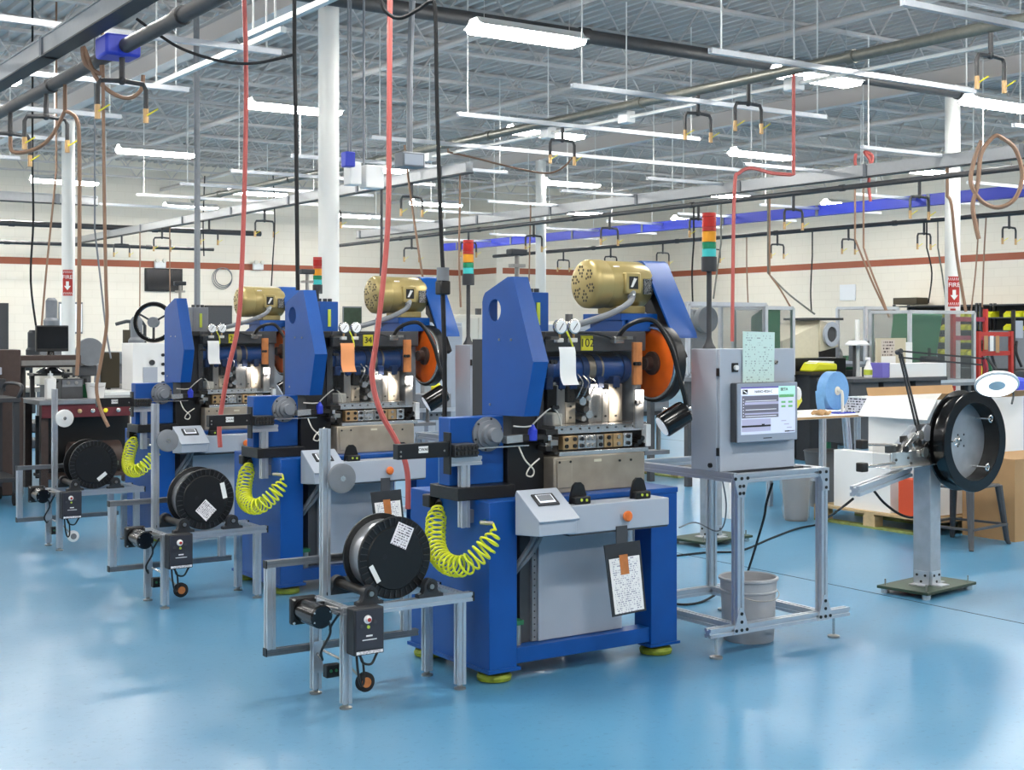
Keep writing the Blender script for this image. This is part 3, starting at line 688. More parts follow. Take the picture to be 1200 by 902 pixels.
def payoff(ox, oy, label, wheel_mat='copper_wood'):
    t = thing('wire_payoff_stand', label, 'stand', (ox, oy, 0))
    w = .04
    for x, y in ((.02, .02), (.59, .02), (.02, .31), (.59, .31)):
        l = B().ext((x, y, .022), (x, y, .39), w).build('leg', 'alu', t)
        B().lathe([(.027,0), (.027,.008), (.012,.012), (.012,.022)], (x, y, 0), (0,0,1), 16).build('levelling_foot', 'steel', l)
    B().ext((-.0, .02, .41), (.645, .02, .41), w).build('top_rail', 'alu', t)
    B().ext((-.0, .31, .41), (.645, .31, .41), w).build('top_rail', 'alu', t)
    B().ext((.02, .04, .41), (.02, .29, .41), w).build('end_rail', 'alu', t); B().ext((.60, .04, .41), (.60, .29, .41), w).build('end_rail', 'alu', t)
    B().box(.645, .655, -.0, .04, .39, .43).build('end_cap', 'black', t); B().box(.645, .655, .29, .33, .39, .43).build('end_cap', 'black', t)
    # side panel frame behind the table
    y = .352
    B().ext((-.18, y, .215), (-.18, y, .57), w).build('panel_post', 'alu', t); B().ext((.5, y, .215), (.5, y, .57), w).build('panel_post', 'alu', t)
    B().ext((-.2, y, .585), (.56, y, .585), .03).build('panel_rail', 'alu_dark', t); B().ext((-.2, y, .20), (.56, y, .20), .03).build('panel_rail', 'alu_dark', t)
    B().box(-.205, -.2, y-.018, y+.018, .568, .602).build('end_cap', 'black', t); B().box(-.205, -.2, y-.018, y+.018, .185, .22).build('end_cap', 'black', t)
    B().box(-.16, .48, y-.003, y+.003, .215, .57).build('clear_panel', 'clear', t)
    # bearings and rollers
    for x in (.13, .43):
        for yy in (.02, .31):
            pb = B().prism([(x-.062,.43), (x+.062,.43), (x+.062,.444), (x+.04,.448)] + arc((x, .478), .034, -.35, PI+.35, 12) + [(x-.04,.448), (x-.062,.444)], 'y', yy-.018, yy+.018).build('pillow_block', 'charcoal', t)
            B().cyl((x, yy-.024, .478), (x, yy+.024, .478), .02, n=16).build('bearing_ring', 'steel_dark', pb)
            bolts(pb, [(x-.05, yy, .444), (x+.05, yy, .444)], (0,0,1), .008, .007, 'steel', 'bolt', 6)
        B().cyl((x, -.008, .478), (x, .338, .478), .011, n=12).build('roller_shaft', 'steel', t)
        B().cyl((x, .045, .478), (x, .285, .478), .02, n=16).build('roller_sleeve', 'steel_dark', t)
    # tall post with pulley
    B().ext((.065, .31, .43), (.065, .31, 1.168), .038).build('tall_post', 'alu', t)
    pl = B().ring([(.012,-.012), (.058,-.012), (.066,-.009), (.058,.0), (.066,.009), (.058,.012), (.012,.012)], (.125, .265, .948), (0,1,0), 32).build('guide_pulley', 'grey_mid' if wheel_mat != 'white' else 'white', t)
    B().cyl((.125, .25, .948), (.125, .292, .948), .013, n=12).build('pulley_axle', 'steel_bright', pl)
    # drive motor
    mt = B().lathe([(0,0), (.044,.0), (.05,.006), (.05,.17), (0,.17)], (-.1, -.0, .405), (0,1,0), 28).build('drive_motor', 'black_gloss', t)
    B().box(-.16, -.04, .17, .205, .345, .465).build('motor_flange', 'black', mt, .01)
    bolts(mt, [(-.1+.036*i, .0, .405+.02*j) for i, j in ((-1,-1), (1,-1), (1,1), (-1,1))], (0,-1,0), .004, .003, 'steel_bright', 'motor_screw', 6)
    bolts(mt, [(-.1+.05*i, .17, .405+.05*j) for i, j in ((-1,-1), (1,-1), (1,1), (-1,1))], (0,-1,0), .006, .006, 'steel_bright', 'flange_screw', 6)
    B().box(-.04, .0, .178, .20, .38, .43).build('motor_mount', 'black', t)
    B().cyl((-.055, .06, .435), (.0, .06, .42), .006, n=8).build('tension_rod', 'steel', t)
    # control box
    cb = B().box(.012, .155, -.07, -.002, .238, .434).build('speed_control_box', 'charcoal', t, .004)
    B().box(.02, .148, -.074, -.07, .262, .428).build('front_panel', 'plate_dark', cb)
    k = B().lathe([(.018,0), (.018,.003), (.012,.004), (.011,.014), (0,.015)], (.075, -.074, .388), (0,-1,0), 20).build('speed_knob', 'white', cb)
    B().cyl((.075, -.0885, .388), (.075, -.092, .388), .0085, n=14).build('knob_cap', 'red', k)
    bolts(cb, [(.045, -.074, .362), (.108, -.074, .375)], (0,-1,0), .008, .006, 'grey_dark', 'toggle_switch', 8)
    bolts(cb, [(.078, -.074, .356)], (0,-1,0), .007, .004, 'lime', 'pilot_light', 10)
    B().quad((.022, -.0745, .243), (.148, -.0745, .243), (.148, -.0745, .256), (.022, -.0745, .256)).build('maker_label', 'label_print', cb)
    B().box(.068, .098, -.0746, -.0740, .315, .322).build('print_line', 'white', cb); B().box(.05, .118, -.0746, -.0740, .3, .304).build('print_line', 'white', cb)
    # dancer arm near the floor
    da = B().box(-.0, .045, .288, .294, .1, .24).build('dancer_plate', 'alu', t); da.location = (-.01, -.02, 0)
    db = B().box(.0, .07, .16, .2, .10, .155).build('limit_switch', 'black', t, .003)
    bolts(db, [(.02, .16, .13), (.045, .16, .13)], (0,-1,0), .007, .004, 'green', 'switch_screw', 6)
    B().cyl((.03, .27, .2), (.075, .14, .17), .006, n=8).build('dancer_rod', 'steel_bright', t); B().cyl((.075, .14, .17), (.125, .055, .093), .005, n=8).build('dancer_arm', 'steel', t)
    wh = B().ring([(.012,-.014), (.036,-.014), (.042,-.010), (.036,.0), (.042,.010), (.036,.014), (.012,.014)], (.125, .045, .093), (0,1,0), 28).build('dancer_wheel', 'rubber' if wheel_mat != 'white' else 'white', t)
    B().cyl((.125, .028, .093), (.125, .062, .093), .022, n=16).build('wheel_hub', wheel_mat if wheel_mat != 'white' else 'grey_mid', wh)
    # cables
    for p in ([(-.06,.01,.37), (-.05,.03,.32), (-.08,.05,.25), (-.05,.1,.2), (.0,.25,.19)], [(.06,-.03,.24), (.07,-.04,.2), (.11,-.04,.19), (.14,-.03,.225), (.15,-.03,.24)], [(.025,-.03,.4), (.035,-.04,.3), (.04,-.05,.18), (.055,-.05,.11), (.075,-.04,.12), (.075,-.03,.2), (.05,-.03,.24)], [(-.02,.0,.41), (-.035,.04,.36), (-.05,.03,.34)]):
        B().tube(spline(p, 6), .0055, 6).build('cable', 'black', t)
    return t
mat('plate_dark', (52, 52, 60), .4)

def spool(ox, oy, label, lab, full=True):
    t = thing('wire_spool', label, 'spool', (ox+.28, oy+.05, .61), 0, 'wire spools on the payoff stands')
    r = .18
    for y0, s in ((0, 1), (.145, -1)):
        f = B().lathe([(.022,0), (.135,0), (.14,.006), (r-.004,.006), (r,.010), (r,.016), (.05,.016), (.022,.016)] if s > 0 else [(.022,-.0), (r,0), (r,.012), (.022,.012)], (0, y0, 0), (0,1,0), 48).build('flange', 'black', t)
        if s > 0:
            for k in range(36):
                a = 2*PI*k/36
                if k == 0: rb = B().box(.142, r-.006, -.0005, .006, -.002, .002).build('flange_rib', 'charcoal', f); rb0 = rb
                else:
                    rb = rb0.copy(); COL.objects.link(rb)
                rb.rotation_euler = (0, a, 0)
            bolts(f, [(.062*math.cos(.5), -.0005, .062*math.sin(.5)), (-.062*math.cos(.5), -.0005, .01)], (0,-1,0), .011, .0012, 'ink', 'drive_hole', 14)
            bolts(f, [(0, .004, 0)], (0,1,0), .0225, .002, 'ink', 'bore', 20)
    B().cyl((0, .016, 0), (0, .145, 0), .155 if full else .135, n=40).build('wound_wire', 'wire' if full else 'steel_dark', t)
    for (cx, cz, sx, sz, rot, m_) in lab:
        M = Matrix.Rotation(rot, 3, 'Y')
        p = [Vector((cx, -.002, cz)) + M @ Vector((i*sx/2, 0, j*sz/2)) for i, j in ((-1,-1), (1,-1), (1,1), (-1,1))]
        B().quad(*p).build('paper_label', m_, t)
    return t

def coil_hose(par):
    P = spline([(-.03, .40, .765), (-.075, .345, .70), (-.13, .25, .60), (-.155, .12, .55), (-.13, .0, .555), (-.06, -.055, .63), (.0, -.055, .70)], 10)
    # resample evenly and wind
    L = [0]
    for a, b2 in zip(P, P[1:]): L.append(L[-1]+(b2-a).length)
    turns, per = 25, 16; out = [Vector((-.012, .425, .78))]
    j = 0; ref = Vector((.8, -.55, .1))
    for i in range(turns*per+1):
        q = i/(turns*per)*L[-1]
        while j < len(L)-2 and L[j+1] < q: j += 1
        f_ = (q-L[j])/(L[j+1]-L[j]); c = P[j].lerp(P[j+1], f_); d = (P[j+1]-P[j]).normalized()
        a = ref.cross(d).normalized(); b2 = d.cross(a)
        rr = .045*min(1, .45+i/per*.25, .45+(turns*per-i)/per*.25); th = 2*PI*i/per
        out.append(c + (a*math.cos(th)+b2*math.sin(th))*rr)
    out.append(Vector((.0, -.03, .735)))
    B().tube(out, .0056, 6).build('coiled_air_hose', 'yellow_hose', par)

def enclosure(ox, oy, label, screen=True):
    t = thing('control_enclosure', label, 'cabinet', (ox, oy, 0))     # local: front face at y = 0
    B().box(0, .53, .02, .21, 0, .615).build('enclosure_body', 'grey_paint', t, .004)
    d = B().box(.006, .53, 0, .02, .0, .617).build('enclosure_door', 'grey_paint', t, .003)
    for z in (.10, .5): B().box(-.003, .006, .004, .018, z-.02, z+.02).build('hinge', 'black', d)
    sw = B().box(.085, .125, -.006, 0, .50, .545).build('switch_plate', 'black', d)
    B().cyl((.105, -.006, .522), (.105, -.02, .522), .013, n=16).build('switch_knob', 'white', d)
    B().cyl((.385, 0, .545), (.385, -.012, .545), .013, n=16).build('door_lock', 'steel_bright', d); B().bar((.375, -.014, .54), (.395, -.014, .55), .006, .004, (0,1,0)).build('lock_slot', 'black', d)
    B().cyl((-.0, .06, .03), (-.012, .06, .03), .012, n=12).build('cable_gland', 'black', t)
    # monitor
    mo = B().box(.07, .495, -.05, -.004, .145, .445).build('monitor', 'grey_dark', t, .006)
    B().box(.072, .493, -.056, -.05, .147, .443).build('monitor_bezel', 'plastic_grey_blue' if screen else 'grey_dark', mo, .004)
    if screen:
        def sc(x0, x1, z0, z1, m_, k=0, nm='screen_panel'): B().box(x0, x1, -.0575-.0004*k, -.056, z0, z1).build(nm, m_, mo)
        sc(.095, .475, .185, .425, 'screen_on', 0, 'screen')
        sc(.095, .355, .385, .417, 'screen_white', 1); sc(.095, .17, .417, .425, 'screen_purple', 1); sc(.17, .355, .417, .425, 'screen_purple', 1)
        sc(.355, .475, .375, .425, 'screen_mint', 1); sc(.10, .355, .268, .38, 'screen_grey', 1)
        sc(.12, .355, .335, .348, 'screen_lilac', 2); sc(.12, .355, .285, .293, 'screen_lilac', 2)
        sc(.36, .465, .367, .382, 'screen_green', 1); sc(.10, .30, .2, .262, 'screen_lilac', 1); sc(.10, .30, .222, .231, 'ink', 2, 'wire_image'); sc(.237, .257, .231, .236, 'ink', 2, 'wire_image')
        for z in (.352, .308, .275): sc(.125, .34, z, z+.003, 'screen_white', 2, 'trace_line')
        for k in range(7): sc(.108, .114, .278+.014*k, .282+.014*k, 'screen_white', 2, 'row_mark')
        for i in range(2):
            for j in range(2): sc(.375+.05*i, .405+.05*i, .338-.022*j, .348-.022*j, 'screen_green', 1, 'value_field')
        for j in range(4): sc(.375+.02*j, .41+.02*j, .245-.018*j, .25-.018*j, 'screen_lilac', 1, 'value_field')
        sc(.105, .14, .389, .412, 'ink', 2, 'logo'); 
        B().bar((.110, -.0592, .407), (.135, -.0592, .394), .005, .0006, (0,1,0)).build('logo_mark', 'screen_white', mo)
        text('screen_title', 'NANO-402A-C', .019, (.25, -.0588, .40), (R(90), 0, 0), 'ink', mo, .0003)
        text('screen_mode', 'BETA', .022, (.395, -.0588, .408), (R(90), 0, 0), 'ink', mo, .0003)
        sc(.40, .468, .19, .196, 'ink', 1, 'footer_line'); B().box(.25, .31, -.0565, -.056, .161, .166).build('bezel_print', 'charcoal', mo)
        B().quad((.155, -.006, .445), (.375, -.006, .445), (.372, -.014, .70), (.148, -.014, .705)).build('taped_sheet', 'paper_mint', t)
    # signal tower
    tw = B().lathe([(.036,0), (.034,.006), (.02,.03), (.013,.055), (.013,.41), (.0,.41)], (.06, .14, .617), (0,0,1), 20).build('tower_pole', 'charcoal', t)
    z = .617+.395
    for nm, m_, h in (('tower_base', 'charcoal', .075), ('green_lens', 'teal_lens', .04), ('green_lens', 'green_lens', .035), ('amber_lens', 'amber', .055), ('red_ring', 'red', .02), ('red_lens', 'red_lens', .055), ('tower_cap', 'red', .02)):
        B().cyl((.06, .14, z), (.06, .14, z+h-.002), .040 if 'base' in nm else .036, n=24).build(nm, m_, t); z += h
    return t

def gusset(par, poly, y, pts, nm='corner_plate'):
    g = B().prism(poly, 'y', y-.005, y).build(nm, 'alu', par)
    bolts(g, [(p[0], y-.005, p[1]) for p in pts], (0,-1,0), .0085, .004, 'black', 'bolt', 10)
def stand(ox, oy, label):
    t = thing('extrusion_stand', label, 'stand', (ox, oy, 0))       # local origin: foot of the front left leg
    w = .045; WX_, WY_ = .59, .84
    for x in (0, WX_):
        for y in (0, WY_): B().ext((x, y, .15), (x, y, .85), w).build('leg', 'alu', t)
    for y in (0, WY_):
        B().ext((-.02, y, .872), (WX_+.02, y, .872), w).build('top_rail', 'alu', t)
        B().ext((-.2, y, .128), (.78-.0, y, .128), w).build('base_rail', 'alu', t)
    for x in (0, WX_):
        B().ext((x, .022, .872), (x, WY_-.022, .872), w).build('side_rail', 'alu', t)
        B().ext((x, .022, .128), (x, WY_-.022, .128), w).build('side_rail', 'alu', t)
    for x in (-.145, .68):
        for y in (0, WY_):
            f = B().cyl((x, y, .012), (x, y, .106), .007, n=8).build('levelling_foot', 'steel_bright', t)
            B().lathe([(.032,0), (.032,.010), (.012,.016)], (x, y, 0), (0,0,1), 18).build('foot_pad', 'steel', f)
    y = -.0225
    for x, s in ((0, 1), (WX_, -1)):
        gusset(t, [(x-.055,.893), (x+.055,.893), (x+.022,.78), (x-.022,.78)] if s > 0 else [(x-.055,.893), (x+.028,.893), (x+.028,.775), (x-.02,.775), (x-.02,.82)], y,
               [(x-.042,.873), (x,.873), (x+.04,.873), (x-.012,.835), (x+.012,.835), (x-.012,.80), (x+.012,.80)] if s > 0 else [(x-.04,.873), (x+.005,.873), (x+.005,.832), (x+.005,.792)])
        gusset(t, [(x-.055,.106), (x+.055,.106), (x+.012,.235), (x-.012,.235)], y, [(x-.035,.125), (x,.125), (x+.035,.125), (x,.165), (x,.205)])
    B().box(.03, .56, .1, .5, .874, .893).build('shelf_plate', 'charcoal', t)
    return t

MX, MY = 3.365, 5.172
STEP = Vector((.09, 2.455, 0))
SETS = [('102', 'with number plate 102', 'white'), ('34', 'with number plate 34', 'orange_paper'), ('20', 'with number plate 20', 'white')]
mat('orange_paper', (226, 150, 96), .7)
names = ['blue wire forming machine with number plate 102 and golden motor', 'blue wire forming machine with number plate 34 and orange sheet', 'blue wire forming machine with number plate 20 and grey oil tank']
labs = [[(.03, .095, .085, .10, R(25), 'label_print'), (-.105, -.06, .022, .085, R(-28), 'white')],
        [(-.0, -.065, .09, .095, R(-45), 'label_print'), (.11, .045, .028, .095, R(-12), 'white')],
        [(.06, -.09, .08, .028, R(-38), 'white')]]
for k in range(3):
    o = STEP*k; n_ = SETS[k][0]
    mc = machine(MX+o.x, MY+o.y, n_, names[k], SETS[k][2], k != 2, 'blue' if k < 2 else 'grey_mid'); coil_hose(mc)
    payoff(2.634+o.x, 5.176+o.y, ['aluminium wire payoff stand feeding the machine with the hanging clipboard', 'aluminium wire payoff stand feeding the machine with the orange sheet', 'aluminium wire payoff stand with white pulleys and an almost empty spool'][k], 'white' if k == 2 else 'copper_wood')
    spool(2.634+o.x, 5.176+o.y, ['black wire spool with square label above the bore and slim sticker', 'black wire spool with a diamond-turned label below the bore', 'black spool nearly empty of wire, one small white sticker'][k], labs[k], k < 2)
    stand(4.708+o.x, 4.98+o.y, ['aluminium extrusion stand with a grey bucket beneath it', 'aluminium extrusion stand half hidden behind the largest blue machine', 'aluminium extrusion stand behind the machine with the orange sheet'][k])
    enclosure(4.68+o.x, 5.085+o.y-.0, ['grey control enclosure with lit screen and taped sheet, signal tower on top', 'grey control enclosure partly hidden by the largest blue machine', 'grey control enclosure behind the machine with the orange sheet'][k], True).location.z = .8945

# ================================================================ THINGS NEAR THE MACHINES
# clipboard hanging from the control bar
t = thing('clipboard', 'black clipboard with printed form hanging from the control bar', 'clipboard', (MX, MY, 0))
def L_(u, v, y): p = ony(u, v, MY+y); return Vector((p.x-MX, y, p.z))
q = [L_(718, 723, -.175), L_(757.5, 715, -.175), L_(750, 633, -.165), L_(708, 639, -.165)]
B().quad(*q, .005).build('board', 'charcoal', t)
def lerp2(a, b2): return (q[0].lerp(q[1], a)).lerp(q[3].lerp(q[2], a), b2) + Vector((0, -.003, 0))
B().quad(lerp2(.07, .03), lerp2(.93, .03), lerp2(.93, .80), lerp2(.07, .80)).build('form_sheet', 'paper_print', t)
B().quad(lerp2(.36, .56)+Vector((0,-.001,0)), lerp2(.60, .56)+Vector((0,-.001,0)), lerp2(.60, .84)+Vector((0,-.001,0)), lerp2(.36, .84)+Vector((0,-.001,0))).build('sticky_note', 'copper_wood', t)
B().box(.60, .665, -.165, -.16, .60, .69).build('hanger_plate', 'grey_dark', t)
t.location = (MX, MY, 0)
for k, nm in ((1, 'clipboard with pale form hanging on the machine with orange sheet'),):
    copy_tree(t, STEP*k, nm)
# bucket
t = thing('plastic_bucket', 'grey plastic bucket standing under the control enclosure stand', 'bucket', (4.99, 5.20, 0))
B().lathe([(0,0), (.128,0), (.132,.01), (.142,.25), (.149,.255), (.149,.262), (.144,.265), (.146,.31), (.155,.314), (.155,.325), (.146,.33), (.14,.325), (.126,.02), (0,.016)], (0,0,0), (0,0,1), 40).build('bucket_body', 'bucket', t)
B().tube(spline([(-.15, .0, .27), (-.13, -.09, .245), (-.06, -.145, .225), (.04, -.152, .225), (.12, -.10, .245), (.15, 0, .27)], 6), .003, 6).build('wire_handle', 'steel', t)
# floor cables round the stand
def cable(pts, r, m, label, cat='cable', group=None, name='power_cable', n=6, k=6):
    return tag(B().tube(spline(pts, k), r, n).build(name, m), label, cat, group)
def Z(u, v, z=.006): return onz(u, v, z)
cable([Z(793, 651), Z(830, 647), Z(868, 645), Z(905, 630), Z(935, 619), Z(960, 614), Z(975, 607)], .008, 'rubber', 'black power cable snaking over the blue floor towards the pallet')
cable([atd(905, 566, 7.1), atd(898, 590, 7.2), atd(893, 615, 7.3), Z(868, 690, .12), Z(850, 690, .05), Z(825, 704, .008), Z(805, 708, .008), Z(788, 707, .008)], .007, 'rubber', 'black cable drooping from the enclosure to the floor under its stand')
cable([onz(846, 560, .85), onz(851, 590, .7), atd(848, 615, 7.3), atd(838, 622, 7.4), atd(815, 612, 7.4), atd(796, 618, 7.3)], .004, 'grey_mid', 'thin grey cable looping behind the enclosure stand leg')

# ---- reel stand with the big black drum
def reel_post(x, y, label, rz=0):
    t = thing('reel_stand', label, 'stand', (x, y, 0), rz)
    B().box(-.28, .28, -.175, .175, .028, .046).build('base_plate', 'green_plate', t, .003)
    for i, j in ((-1,-1), (1,-1), (1,1), (-1,1)):
        f = B().cyl((i*.24, j*.14, 0), (i*.24, j*.14, .028), .026, n=16).build('levelling_pad', 'steel_bright', t)
        B().cyl((i*.24, j*.14, .046), (i*.24, j*.14, .085), .005, n=8).build('foot_stud', 'steel', f)
    p = B().box(-.06, .06, -.06, .06, .046, .80).build('square_post', 'galvanised', t, .006)
    for ax, s in (('x', -1), ('y', -1), ('x', 1)):
        b = B()
        if ax == 'y':
            b.box(-.05, .05, -.066, -.06, .046, .13); b.box(-.05, .05, -.125, -.06, .046, .052)
            g = b.build('foot_bracket', 'alu', t); bolts(g, [(-.028, -.066, .105), (.028, -.066, .105), (-.0, -.066, .066)], (0,-1,0), .008, .004, 'black', 'bolt', 10)
        else:
            b.box(s*.06, s*.066, -.05, .05, .046, .13); b.box(s*.06, s*.125, -.05, .05, .046, .052)
            g = b.build('foot_bracket', 'alu', t); bolts(g, [(s*.066, -.028, .105), (s*.066, .028, .105), (s*.066, 0, .066)], (s,0,0), .008, .004, 'black', 'bolt', 10)
    return t
t = reel_post(6.83, 5.55, 'galvanised square post stand carrying a large black drum', R(8))
RS = t
# tray and mechanism on the post (local axes of the stand)
B().prism([(-.075,.79), (-.075,.885), (-.069,.885), (-.069,.796), (.07,.796), (.07,.79)], 'x', -.52, .065).build('tray', 'steel_bright', t, .002)
B().box(-.52, .03, -.11, -.075, .79, .796).build('tray_lip', 'steel_bright', t)
bolts(t, [(-.46, -.075, .84), (-.33, -.075, .845), (-.02, -.075, .85), (-.3, -.075, .81)], (0,-1,0), .008, .004, 'black', 'tray_bolt', 8)
RSi = Matrix.Rotation(R(-8), 3, 'Z')
def SL(x, y, z): return RSi @ Vector((x-6.83, y-5.55, z))     # hall to stand axes
B().ext(SL(5.66, 5.08, .735), SL(6.74, 5.62, .735), .055).build('extrusion_arm', 'alu', t)
Mx = Matrix.Rotation(R(-32), 3, 'Y')
for (c, s_, m_) in (((-.30, -.03, .90), (.26, .05, .05), 'steel_bright'), ((-.25, .0, .955), (.22, .04, .035), 'alu'), ((-.2, -.04, .90), (.07, .04, .11), 'steel_bright'), ((-.11, -.05, .88), (.05, .05, .09), 'steel_dark'), ((-.10, -.05, .95), (.11, .03, .04), 'alu_dark')):
    B().obox(c, *s_, Mx).build('wire_guide_arm', m_, t, .003)
for (x, z, r, m_) in ((-.15, .985, .05, 'alu'), (-.22, .975, .03, 'steel_bright'), (-.09, .86, .036, 'steel_dark'), (-.17, .87, .03, 'steel'), (-.24, .93, .022, 'steel_dark'), (-.38, .90, .02, 'black')):
    w = B().lathe([(.0,0), (r*.4,0), (r*.4,.004), (r*.9,.004), (r,.010), (r,.022), (0,.022)], (x, -.075, z), (0,-1,0), 20).build('guide_wheel', m_, t)
B().box(-.42, -.33, -.03, .03, .872, .925).build('sensor_box', 'black', t, .004)
B().box(-.32, -.25, -.02, -.01, .872, .97).build('sensor_frame', 'steel_dark', t)
B().cyl(SL(5.73, 5.09, .985), SL(6.42, 5.44, .925), .008, n=8).build('guide_rod', 'steel_bright', t); B().cyl(SL(5.75, 5.10, .86), SL(6.42, 5.44, .82), .008, n=8).build('guide_rod', 'steel_bright', t)
for z in (.985, .86): B().obox(SL(5.735, 5.095, z), .05, .05, .05, RSi).build('rod_clamp', 'steel_dark', t, .006)
B().box(-.50, -.46, -.075, .06, .80, .93).build('clear_side_plate', 'clear_smoke', t)
# drum: own yaw
R2 = Matrix.Rotation(R(-6), 3, 'Z'); dc = Vector((.165, -.235, .925)); ax_ = R2 @ Vector((0, -1, 0))
def dring(prof, m_, nm, par, n=64): return B().ring(prof, dc, ax_, n).build(nm, m_, par)
dm = dring([(.243,.0), (.308,.0), (.31,-.004), (.31,-.014), (.282,-.02), (.278,-.085), (.282,-.10), (.31,-.108), (.31,-.12), (.243,-.12)], 'black_gloss', 'drum_ring', t)
B().lathe([(0,-.108), (.244,-.108), (.244,-.118), (0,-.118)], dc, ax_, 48).build('drum_disc', 'galvanised', dm)
dring([(.239,-.002), (.2445,-.002), (.2445,-.107), (.239,-.107)], 'steel_dark', 'drum_liner', dm)
B().cyl(dc - ax_*.118, dc - ax_*.24 + Vector((-.1, 0, 0)), .035, n=16).build('drum_axle', 'steel', t)
rx = R2 @ Vector((1, 0, 0))
for a in (R(42), R(178), R(-55)):
    c = dc + rx*math.cos(a)*.20 + Vector((0,0,1))*math.sin(a)*.20
    pn = B().cyl(c - ax_*.108, c + ax_*.0, .006, n=8).build('drum_pin', 'steel_bright', dm)
    B().ring([(.018,-.003), (.024,0), (.018,.003), (.014,0)], c + ax_*.002, ax_, 16).build('wing_nut', 'steel_bright', dm)
bolts(dm, [dc - ax_*.1075 + rx*i*.03 + Vector((0,0,j*.035)) for i, j in ((-1,1), (1,1), (0,0), (-1,-1), (1,-1))], ax_, .007, .001, 'ink', 'disc_hole', 10)
# articulated lamp clamped to the stand
lt = thing('magnifier_lamp', 'articulated ring lamp on black jointed arm above the drum', 'lamp', (6.73, 5.56, 1.0))
def lp_(u, v, d): return atd(u, v, d) - Vector((6.73, 5.56, 1.0))
A0, A1, A2 = lp_(1074, 502, 8.33), lp_(1053, 411, 8.33), lp_(1152, 420, 8.25); A3 = lp_(1168, 440, 8.2)
for dz in (0, .028):
    B().bar(A0+Vector((dz, 0, 0)), A1+Vector((dz, 0, -dz*.6)), .010).build('lower_arm', 'charcoal', lt)
    B().bar(A1+Vector((0, 0, -dz*1.4)), A2+Vector((0, 0, -dz*1.4)), .010).build('upper_arm', 'charcoal', lt)
B().cyl(A0-Vector((0,0,.06)), A0+Vector((.012,0,.02)), .028, .018, n=16).build('lamp_base', 'charcoal', lt)
B().cyl(A1-Vector((0,.02,0)), A1+Vector((.01,.02,-.01)), .016, n=12).build('elbow', 'charcoal', lt)
nr = Vector((-.40, -.42, -.78)).normalized()
hd = B().lathe([(.0,-.05), (.05,-.05), (.09,-.035), (.125,-.01), (.13,.006), (.124,.012), (.115,.014)], A3+Vector((0,0,-.05)), nr, 36).build('lamp_head', 'white_gloss', lt)
B().ring([(.05,.010), (.116,.010), (.116,.0145), (.05,.0145)], A3+Vector((0,0,-.05)), nr, 36).build('ring_tube', 'ring_light', hd)
B().cyl(A3+Vector((0,0,-.05))+nr*.004, A3+Vector((0,0,-.05))+nr*.009, .05, n=28).build('magnifier_lens', 'off_white', hd)
B().tube(spline([A2, A2+Vector((.04,0,.0)), A3+Vector((.03,.02,.02)), A3-nr*.02+Vector((0,0,-.03))], 5), .009, 8).build('head_joint', 'charcoal', lt)
B().tube(spline([A3-nr*.0+Vector((.06,0,-.04)), A3+Vector((.13,-.02,-.10)), A3+Vector((.09,-.04,-.17))], 5), .006, 6).build('head_grip', 'charcoal', hd)
# matching post further back
t2 = reel_post(7.05, 7.75, 'galvanised square post stand behind the enclosure stand', R(6))
B().ext((0, -.02, .80), (0, -.02, 1.12), .06).build('top_extrusion', 'alu', t2)
B().ext((-.55, -.07, .98), (.0, -.07, .965), .03).build('guide_arm', 'alu', t2); B().cyl((-.6, -.07, 1.03), (.0, -.07, 1.02), .012, n=8).build('guide_rod', 'steel_bright', t2)
B().ext((.03, -.07, .93), (.5, -.07, .92), .05).build('guide_arm', 'alu_dark', t2)
# black wire tail to the pallet
cable([Z(968, 607, .02), atd(975, 603, 8.6), atd(990, 592, 8.5), atd(1000, 584, 8.45)], .008, 'rubber', 'black cable rising from the pallet to the extrusion arm')
cable([atd(1022, 572, 8.4), atd(1035, 588, 8.5), atd(1052, 601, 8.6), atd(1066, 606, 8.6), atd(1076, 605, 8.55)], .008, 'rubber', 'black cable hanging below the tray towards the square post')

# ---- pallet with the big white carton
def pallet(name, x0, y0, label, nx=1.05, ny=1.18, wood='pallet_wood'):
    t = thing(name, label, 'pallet', (x0, y0, 0))
    for i in range(7): B().box(0, nx, i*(ny-.1)/6, i*(ny-.1)/6+.1, .12, .14).build('deck_board', wood, t)
    for x in (0, nx/2-.045, nx-.09):
        B().box(x, x+.09, 0, ny, .018, .12).build('stringer', wood, t)
    for y in (0, ny/2-.05, ny-.1): B().box(0, nx, y, y+.1, 0, .018).build('bottom_board', 'pallet_green', t)
    return t
def pallet_blocks(x0, y0, label, nx=1.1, ny=1.2, wood='pallet_wood'):
    t = thing('wooden_pallet', label, 'pallet', (x0, y0, 0))
    for i in range(7): B().box(i*(nx-.1)/6, i*(nx-.1)/6+.1, 0, ny, .118, .136).build('deck_board', wood, t)
    for j in (0, ny/2-.05, ny-.1): B().box(0, nx, j, j+.1, .1, .118).build('cross_board', wood, t)
    for i in (0, nx/2-.05, nx-.1):
        for j in (0, ny/2-.06, ny-.12): B().box(i, i+.1, j, j+.12, .018, .1).build('spacer_block', wood, t)
        B().box(i, i+.1, 0, ny, 0, .018).build('bottom_board', 'pallet_green', t)
    return t
pallet_blocks(8.6, 6.97, 'wooden block pallet under the big white carton')
